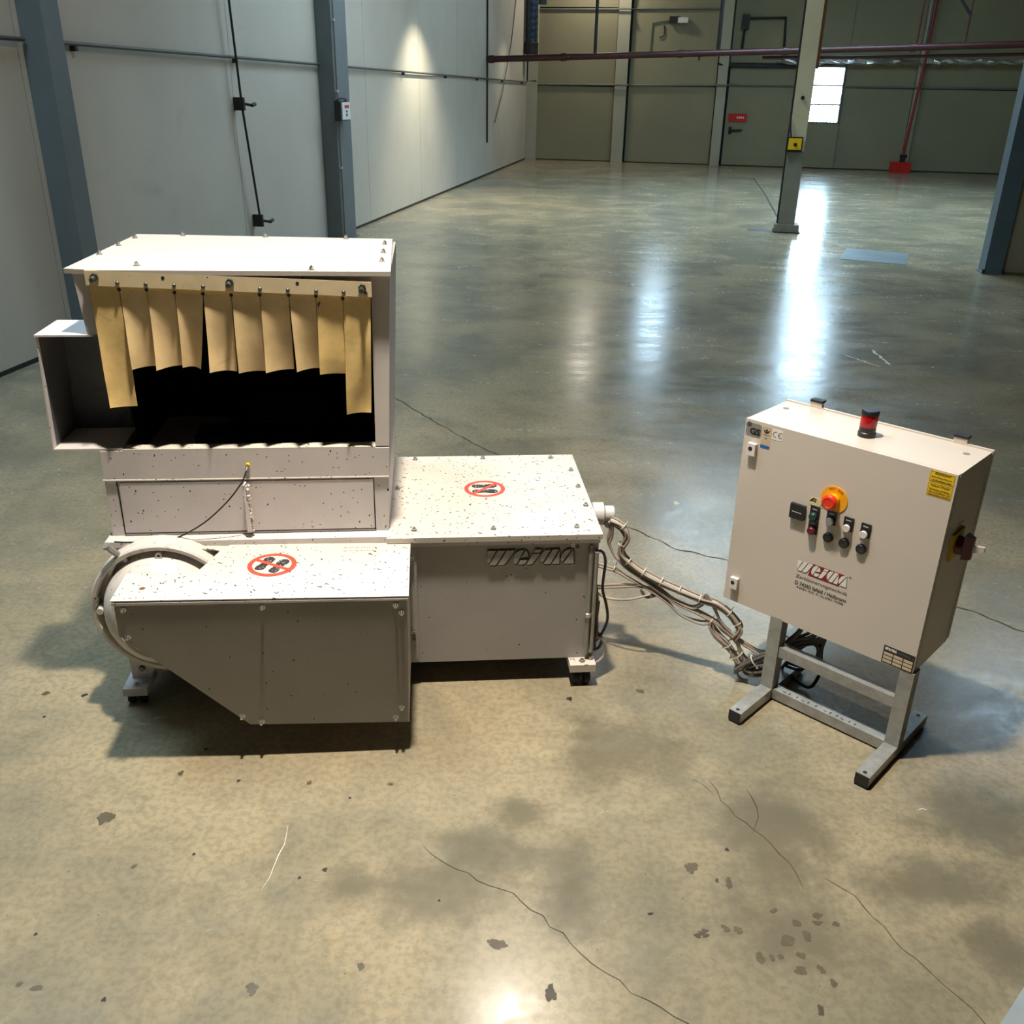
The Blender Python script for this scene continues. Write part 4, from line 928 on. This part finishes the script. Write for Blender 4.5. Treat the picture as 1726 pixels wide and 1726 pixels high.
for u, z in ((.300, .601), (.3475, .600), (.397, .600)):
    ob = Q('key_switch', lathe(B(), [(.0, .0), (.0145, .0), (.0145, .006), (.0125, .0085), (.008, .0085), (.0075, .0065), (0, .0065)], (u, 0, z), (0, -1, 0), 24), m_black, True)
    Q('key_slot', lathe(B(), [(.0055, .0), (.0062, .0), (.0062, .0012), (.0055, .0012)], (u, -.0065, z), (0, -1, 0), 16), m_greylab, True, parent=ob)
# company print on the door
PR = D('company_print', flat(B(), [(.038, -.002), (.132, -.002), (.142, .0385), (.046, .0385)], (.222, 0, .4665), X3, Z3, .0005), m_logored)
logo('print_outline', (.2235, -.0005, .4695), X3, Z3, .152, .0335, m_ink, PR, .0003, .0006, -.0006, .0012)
logo('print_lettering', (.2235, -.0008, .4695), X3, Z3, .152, .0335, m_whiteink, PR, .0003)
bm = ngon_ring(B(), (.382, -.0004, .504), X3, Z3, .0022, .0030, .0003, 16); obj('registered_mark', bm, m_ink, PR)
text('print_line', 'Zerkleinerungstechnik', (.304, -.0003, .4490), X3, Z3, .158, .0135, m_ink, PR)
text('print_line', 'D 74360 Ilsfeld / Heilbronn', (.304, -.0003, .4290), X3, Z3, .158, .0125, m_ink, PR, .012)
text('print_line', '07062 / 9576 - 0 \u00b7 Fax 07062 / 957098', (.308, -.0003, .4158), X3, Z3, .136, .0070, m_ink, PR, .012)
bm = B(); flat(bm, ellipse(.2345, .4158, .0028, .0028, 10), (0, 0, 0), X3, Z3, .0004); obj('phone_mark', bm, m_ink, PR)
# stickers
def rrect(w, h, r, n=4):
    out = []
    for cx, cy, a0 in ((w/2-r, h/2-r, 0), (-w/2+r, h/2-r, 90), (-w/2+r, -h/2+r, 180), (w/2-r, -h/2+r, 270)):
        for i in range(n+1): a = math.radians(a0+90*i/n); out.append((cx+r*math.cos(a), cy+r*math.sin(a)))
    return out
G1 = D('test_sticker', flat(B(), rrect(.050, .040, .009), (.0285, 0, .848), X3, Z3, .0005), m_greylab)
text('sticker_letters', 'GS', (.034, -.0006, .844), X3, Z3, .034, .021, m_ink, G1, .05)
bm = B(); flat(bm, ellipse(.013, .862, .003, .003, 10), (0, -.0005, 0), X3, Z3, .0004); ngon_ring(bm, (.013, -.0005, .8625), X3, Z3, .0055, .0072, .0004, 18); obj('sticker_emblem', bm, m_ink, G1)
G2 = D('inspection_sticker', flat(B(), [(-.0145, -.032), (.0145, -.032), (.0145, .032), (-.0145, .032)], (.070, 0, .836), X3, Z3, .0005), m_tan)
bm = B(); flat(bm, ellipse(.070, .857, .0035, .0035, 12), (0, -.0005, 0), X3, Z3, .0004)
flat(bm, [(-.010, .004), (-.007, -.003), (0, -.007), (.007, -.003), (.010, .004), (.006, .002), (0, -.003), (-.006, .002)], (.070, -.0005, .854), X3, Z3, .0004); obj('sticker_emblem', bm, m_ink, G2)
bm = B(); box(bm, .061, .079, -.0009, -.0005, .8425, .8433); ngon_ring(bm, (.070, -.0005, .833), X3, Z3, .0026, .0032, .0004, 14); obj('sticker_lines', bm, m_stain, G2)
obj('blue_band', box(B(), .0555, .0845, -.0009, -.0005, .804, .812), m_blue, G2)
G3 = D('mark_sticker', flat(B(), [(-.0165, -.0155), (.0165, -.0155), (.0165, .0155), (-.0165, .0155)], (.103, 0, .8515), X3, Z3, .0005), m_whiteink)
bm = B()
def arc(cx, cz, r, a0, a1, w):
    n = 12; A = [math.radians(a0+(a1-a0)*i/n) for i in range(n+1)]
    P_ = [(cx+r*math.cos(a), cz+r*math.sin(a)) for a in A]+[(cx+(r-w)*math.cos(a), cz+(r-w)*math.sin(a)) for a in reversed(A)]
    vs_ = [bm.verts.new((x, -.0008, z)) for x, z in P_]
    for i in range(n): bm.faces.new((vs_[i], vs_[i+1], vs_[2*n-i], vs_[2*n+1-i]))
arc(.0985, .8515, .0085, 70, 290, .0018); arc(.1150, .8515, .0085, 70, 290, .0018); box(bm, .1068, .1145, -.0009, -.0006, .8507, .8523)
obj('mark_letters', bm, m_ink, G3)
for zc, h, lines in ((.858, .030, (('Achtung!', .040, .0085, .009), ('Betriebsanleitung', .050, .0052, -.001), ('vor Einschalten lesen', .050, .0052, -.0085))), (.8235, .036, (('Achtung! Wichtig!', .048, .0075, .0105), ('Schrauben auf festen', .052, .005, .001), ('Sitz kontrollieren und', .052, .005, -.006), ('gegebenenfalls nachziehen', .054, .005, -.013)))):
    Y1 = D('warning_label', flat(B(), rrect(.062, h, .003), (.563, 0, zc), X3, Z3, .0005), m_yellow)
    bm = B(); a, b2, cz = .0295, h/2-.0018, zc
    for x0, x1, y0, y1 in ((-a, a, b2-.0006, b2), (-a, a, -b2, -b2+.0006), (-a, -a+.0006, -b2, b2), (a-.0006, a, -b2, b2)): box(bm, .563+x0, .563+x1, -.0008, -.0005, cz+y0, cz+y1)
    obj('label_border', bm, m_ink, Y1)
    for body, w, hh, dz in lines: text('label_line', body, (.563, -.0007, zc+dz), X3, Z3, w, hh, m_ink, Y1, .02)
N1 = D('rating_plate', flat(B(), [(-.0435, -.027), (.0435, -.027), (.0435, .027), (-.0435, .027)], (.5545, 0, .3165), X3, Z3, .0008), m_ink)
bm = B()
for i in range(3):
    for j in range(3): x = .514+i*.0278; z = .2925+j*.0115; box(bm, x, x+.0250, -.0012, -.0008, z, z+.0085)
obj('plate_cell', bm, m_tan, N1)
logo('plate_lettering', (.515, -.0008, .331), X3, Z3, .032, .0085, m_whiteink, N1, .0004)
bm = B(); box(bm, .55, .585, -.0011, -.0008, .3325, .3328); box(bm, .552, .58, -.0011, -.0008, .336, .3366); obj('plate_rule', bm, m_greylab, N1)
bm = B(); arc(.586, .333, .004, 70, 290, .001); arc(.594, .333, .004, 70, 290, .001); obj('plate_letters', bm, m_whiteink, N1)
# roof of the cabinet
for u, v in ((.034, .168), (.556, .172)): Q('roof_plug', cyl(B(), (u, v, ZT), (u, v, ZT+.0008), .009, 16), m_greylab)
for u in (.093, .514):
    ob = Q('wall_bracket', box(B(), u-.018, u+.018, .238, .254, ZT-.05, ZT+.016), m_cab, bevel=.002)
    Q('bracket_cap', box(B(), u-.019, u+.019, .236, .262, ZT+.0165, ZT+.023), m_dark, bevel=.002, parent=ob)
BC = Q('beacon_base', lathe(B(), [(0, 0), (.024, 0), (.024, .012), (.022, .014), (.022, .027), (0, .027)], (.309, .112, ZT), (0, 0, 1), 28), m_black, True)
Q('beacon_lens', lathe(B(), [(.0, .027), (.0215, .027), (.0225, .031), (.0225, .058), (.0215, .062), (0, .062)], (.309, .112, ZT), (0, 0, 1), 28), m_beacon, True, parent=BC)
Q('beacon_cap', lathe(B(), [(0, .062), (.0235, .062), (.0235, .072), (.021, .075), (0, .0755)], (.309, .112, ZT), (0, 0, 1), 28), m_black, True, parent=BC)
# main switch on the right side
SW = Q('main_switch_plate', box(B(), .6, .606, .060, .140, .615, .692), mat('dull_yellow_plate', lin(208, 168, 26), .5, var=.04), bevel=.001)
Q('switch_boss', lathe(B(), [(0, 0), (.026, 0), (.024, .018), (0, .018)], (.606, .103, .652), (1, 0, 0), 24), m_dred, True, parent=SW)
bm = B(); loft(bm, [(.624, .090, .618), (.624, .113, .618), (.624, .116, .690), (.624, .087, .690)], [(.646, .095, .622), (.646, .109, .622), (.646, .110, .684), (.646, .093, .684)]); Q('switch_handle', bm, m_dred, bevel=.003, parent=SW)
bm = loft(B(), [(.640, .098, .640), (.640, .108, .640), (.640, .108, .662), (.640, .098, .662)], [(.672, .106, .650), (.672, .114, .650), (.672, .114, .664), (.672, .106, .664)]); Q('lock_tongue', bm, m_capw, bevel=.002, parent=SW)
bm = B(); box(bm, .6, .6006, .085, .128, .712, .7145); box(bm, .6, .6006, .080, .118, .703, .7048); Q('scratch', bm, m_greylab)
# stand
T = .040
for u0 in (.166, .566):
    Q('stand_post', box(B(), u0, u0+T, .0, T, T, ZB-.003 if False else ZB), m_frame, bevel=.003)
    ft = Q('stand_foot', box(B(), u0, u0+T, -.180, .215, .006, T), m_frame, bevel=.003)
    for v in (-.1815, .2135): obj('foot_cap', box(B(), u0+.001, u0+T-.001, v-.001, v+.003, .007, T-.001), m_black, ft, bevel=.001)
    for v in (-.165, .195): obj('foot_hole', cyl(B(), (u0+T/2, v, T), (u0+T/2, v, T+.0006), .006, 12), m_ink, ft)
    for v in (-.168, .19): obj('foot_pad', box(B(), u0+.003, u0+T-.003, v-.014, v+.014, 0, .006), m_wheel, ft)
Q('stand_rail', box(B(), .166+T, .566, .004, T-.002, .158, .192), m_frame, bevel=.003)
lr = Q('stand_rail', box(B(), .166+T, .566, .004, T-.002, .007, T), m_frame, bevel=.003)
bm = B(); random.seed(4)
for i in range(12): u = .24+i*.021+random.uniform(-.006, .006); flat(bm, [(0, 0), (.004, .001), (.005, .010), (.001, .012)] if i % 3 else [(0, .002), (.010, 0), (.011, .003), (.001, .005)], (u, .012, T), X3, Y3, .0004)
obj('worn_spot', bm, m_stain, lr)
Q('mounting_strap', box(B(), .10, .60, .0405, .05, ZB-.002, ZB+.0), m_frame)

# ------------------------------------------------------------------ cable loom between machine and cabinet
CL = empty('cable_loom', (.727, 2.543, 0), 0, 'grey-beige bundle of tied cables hanging between machine and control cabinet', 'cables')
OFF = Vector((.727, 2.543, 0))
def cable(pts, r, m, dv=(0, 0, 0), par=None, sub=5):
    pts = [Vector(p)-OFF+Vector(dv) for p in pts]
    for p in pts: p.z = max(p.z, r+.001)
    return obj('cable', tube(B(), pts, r, 8, sub), m, par or CL, True)
PA = [(.316, 2.707, .478), (.353, 2.692, .462), (.368, 2.686, .434), (.357, 2.691, .402), (.354, 2.692, .372), (.377, 2.683, .343), (.426, 2.663, .314), (.482, 2.641, .293), (.539, 2.618, .277), (.602, 2.593, .261), (.649, 2.575, .255), (.69, 2.558, .232), (.719, 2.547, .202), (.727, 2.543, .181), (.712, 2.552, .148)]
PB = [(.32, 2.705, .476), (.317, 2.707, .43), (.313, 2.708, .4), (.334, 2.7, .36), (.375, 2.684, .324), (.428, 2.662, .295), (.487, 2.639, .26), (.527, 2.623, .236), (.591, 2.598, .218), (.655, 2.572, .189), (.704, 2.552, .156), (.753, 2.533, .131), (.80, 2.514, .117), (.85, 2.50, .14)]
PC = [(.270, 2.721, .318), (.337, 2.699, .308), (.37, 2.685, .293), (.417, 2.667, .273), (.463, 2.649, .254), (.509, 2.63, .227), (.55, 2.614, .192), (.61, 2.59, .181), (.64, 2.578, .189), (.656, 2.572, .154), (.694, 2.557, .114), (.722, 2.545, .075), (.735, 2.541, .045), (.77, 2.525, .05)]
PD = [(.270, 2.72, .230), (.366, 2.687, .257), (.43, 2.662, .267), (.482, 2.641, .255), (.536, 2.619, .238), (.577, 2.603, .231), (.604, 2.592, .248), (.619, 2.586, .283), (.644, 2.576, .239), (.67, 2.566, .196), (.714, 2.549, .151), (.747, 2.536, .075), (.78, 2.525, .06)]
random.seed(9)
jit = lambda a: (random.uniform(-a, a), random.uniform(-a, a), random.uniform(-a, a))
def wobble(P_, a): return [tuple(Vector(p)+Vector(jit(a))) for p in P_]
cable(PA, .0075, m_cable2)
for dv, r in (((.004, -.009, -.006), .0042), ((-.006, .004, -.009), .0042), ((.006, .008, .007), .0038), ((-.004, -.010, .004), .0035)): cable(wobble(PA, .0022), r, m_cable, dv)
for dv, r in (((0, 0, 0), .0042), ((.004, -.006, -.007), .004), ((-.002, .006, .006), .0036)): cable(wobble(PB, .002), r, m_cable, dv)
for dv, r in (((0, 0, 0), .004), ((.003, -.005, -.007), .0038)): cable(wobble(PC, .0022), r, m_cable, dv)
for dv, r in (((0, 0, 0), .004), ((.006, -.004, -.006), .0038)): cable(wobble(PD, .002), r, m_cable, dv)
cable([(.428, 2.656, .249), (.434, 2.652, .240), (.447, 2.650, .236), (.463, 2.648, .243), (.477, 2.643, .258)], .0045, m_cabled)
cable([(.422, 2.656, .256), (.438, 2.650, .232), (.465, 2.646, .238), (.482, 2.641, .256)], .004, m_cabled)
cable([(.27, 2.72, .228), (.31, 2.70, .200), (.38, 2.66, .215), (.45, 2.645, .243)], .0035, m_cable2)
PF = [(.645, 2.575, .182), (.668, 2.566, .150), (.700, 2.553, .122), (.728, 2.543, .088), (.752, 2.532, .060), (.780, 2.524, .050), (.81, 2.512, .06)]
for i in range(7):
    dv = (random.uniform(-.02, .012), random.uniform(-.012, .012), random.uniform(-.014, .018)); cable(wobble(PF, .0045), random.choice((.0034, .0038, .0042)), random.choice((m_cable, m_cable, m_cable2)), dv)
PE = [[(.722, 2.545, .036), (.750, 2.534, .068), (.777, 2.523, .099), (.836, 2.5, .149), (.864, 2.489, .189), (.886, 2.48, .231), (.90, 2.475, .288)],
      [(.770, 2.53, .070), (.757, 2.534, .050), (.774, 2.525, .038), (.808, 2.511, .054), (.842, 2.498, .101), (.865, 2.489, .144), (.895, 2.477, .185), (.953, 2.454, .214), (.98, 2.45, .288)],
      [(.765, 2.53, .075), (.779, 2.523, .082), (.818, 2.507, .11), (.848, 2.495, .155), (.88, 2.483, .194), (.925, 2.465, .224), (.94, 2.462, .288)]]
for k, P_ in enumerate(PE):
    for i in range(4 if k else 3): cable(wobble(P_, .0035), random.choice((.0042, .0048)), m_cabled, (random.uniform(-.006, .006), random.uniform(-.016, .004)-.012, random.uniform(-.012, .012)))  # darker colour here paints the cabinet's shadow onto the cables
cable([(.732, 2.535, .060), (.734, 2.54, .030), (.741, 2.538, .012), (.752, 2.53, .006), (.77, 2.522, .005)], .0035, m_cable)
cable([(.738, 2.535, .055), (.736, 2.532, .022), (.748, 2.524, .006), (.765, 2.515, .005)], .0032, m_cable)
def tie(p, d, r):
    bm = B(); p = Vector(p)-OFF; lathe(bm, [(r, -.0018), (r+.0016, -.0018), (r+.0016, .0018), (r, .0018), (r, -.0018)], p, d, 16)
    dd, a, b = frame_of(d); cyl(bm, p+a*r, p+a*(r+.012)+b*.004, .0012, 6); return obj('cable_tie', bm, m_tie, CL)
for i, r in ((1, .013), (3, .014), (5, .014), (6, .014), (7, .015), (8, .013), (9, .013), (11, .013), (12, .013)):
    tie(PA[i], Vector(PA[i+1])-Vector(PA[i-1]), r)
for i, r in ((1, .010), (8, .012)): tie(PC[i], Vector(PC[i+1])-Vector(PC[i-1]), r)
for i, r in ((2, .022), (3, .024), (4, .022)): tie(PF[i], Vector(PF[i+1])-Vector(PF[i-1]), r)
for i, r in ((2, .020), (4, .024)): tie(Vector(PE[0][i])+Vector((0, -.02, -.006)), Vector(PE[0][i+1])-Vector(PE[0][i-1]), r)
# black lead coiled on the stand rail
KO = Vector((.95, 2.48, 0))
KB = empty('black_cable_coil', KO, 0, 'black power cable coiled behind the stand and looping to the floor', 'cable')
def black(pts, r=.0048):
    pts = [Vector(p)-KO for p in pts]
    for p in pts: p.z = max(p.z, r+.0005)
    return obj('cable', tube(B(), pts, r, 8, 6), m_cableb, KB, True)
K1 = [(.889, 2.536, .053), (.92, 2.507, .060), (.949, 2.479, .098), (.962, 2.467, .15), (.952, 2.477, .176), (.921, 2.506, .156), (.900, 2.526, .10), (.889, 2.536, .053)]
black(K1); black([tuple(Vector(p)+Vector((.006, .008, .008))) for p in K1]); black([tuple(Vector(p)+Vector((-.003, .004, -.006))) for p in K1[1:6]])
black([(.874, 2.55, .022), (.895, 2.53, .083), (.913, 2.514, .128), (.932, 2.496, .162), (.959, 2.47, .21), (.965, 2.46, .288)])
black([(.900, 2.53, .030), (.913, 2.513, .022), (.937, 2.491, .012), (.956, 2.473, .018), (.968, 2.462, .055), (.972, 2.458, .1), (.966, 2.463, .16), (.97, 2.46, .21)], .0056)
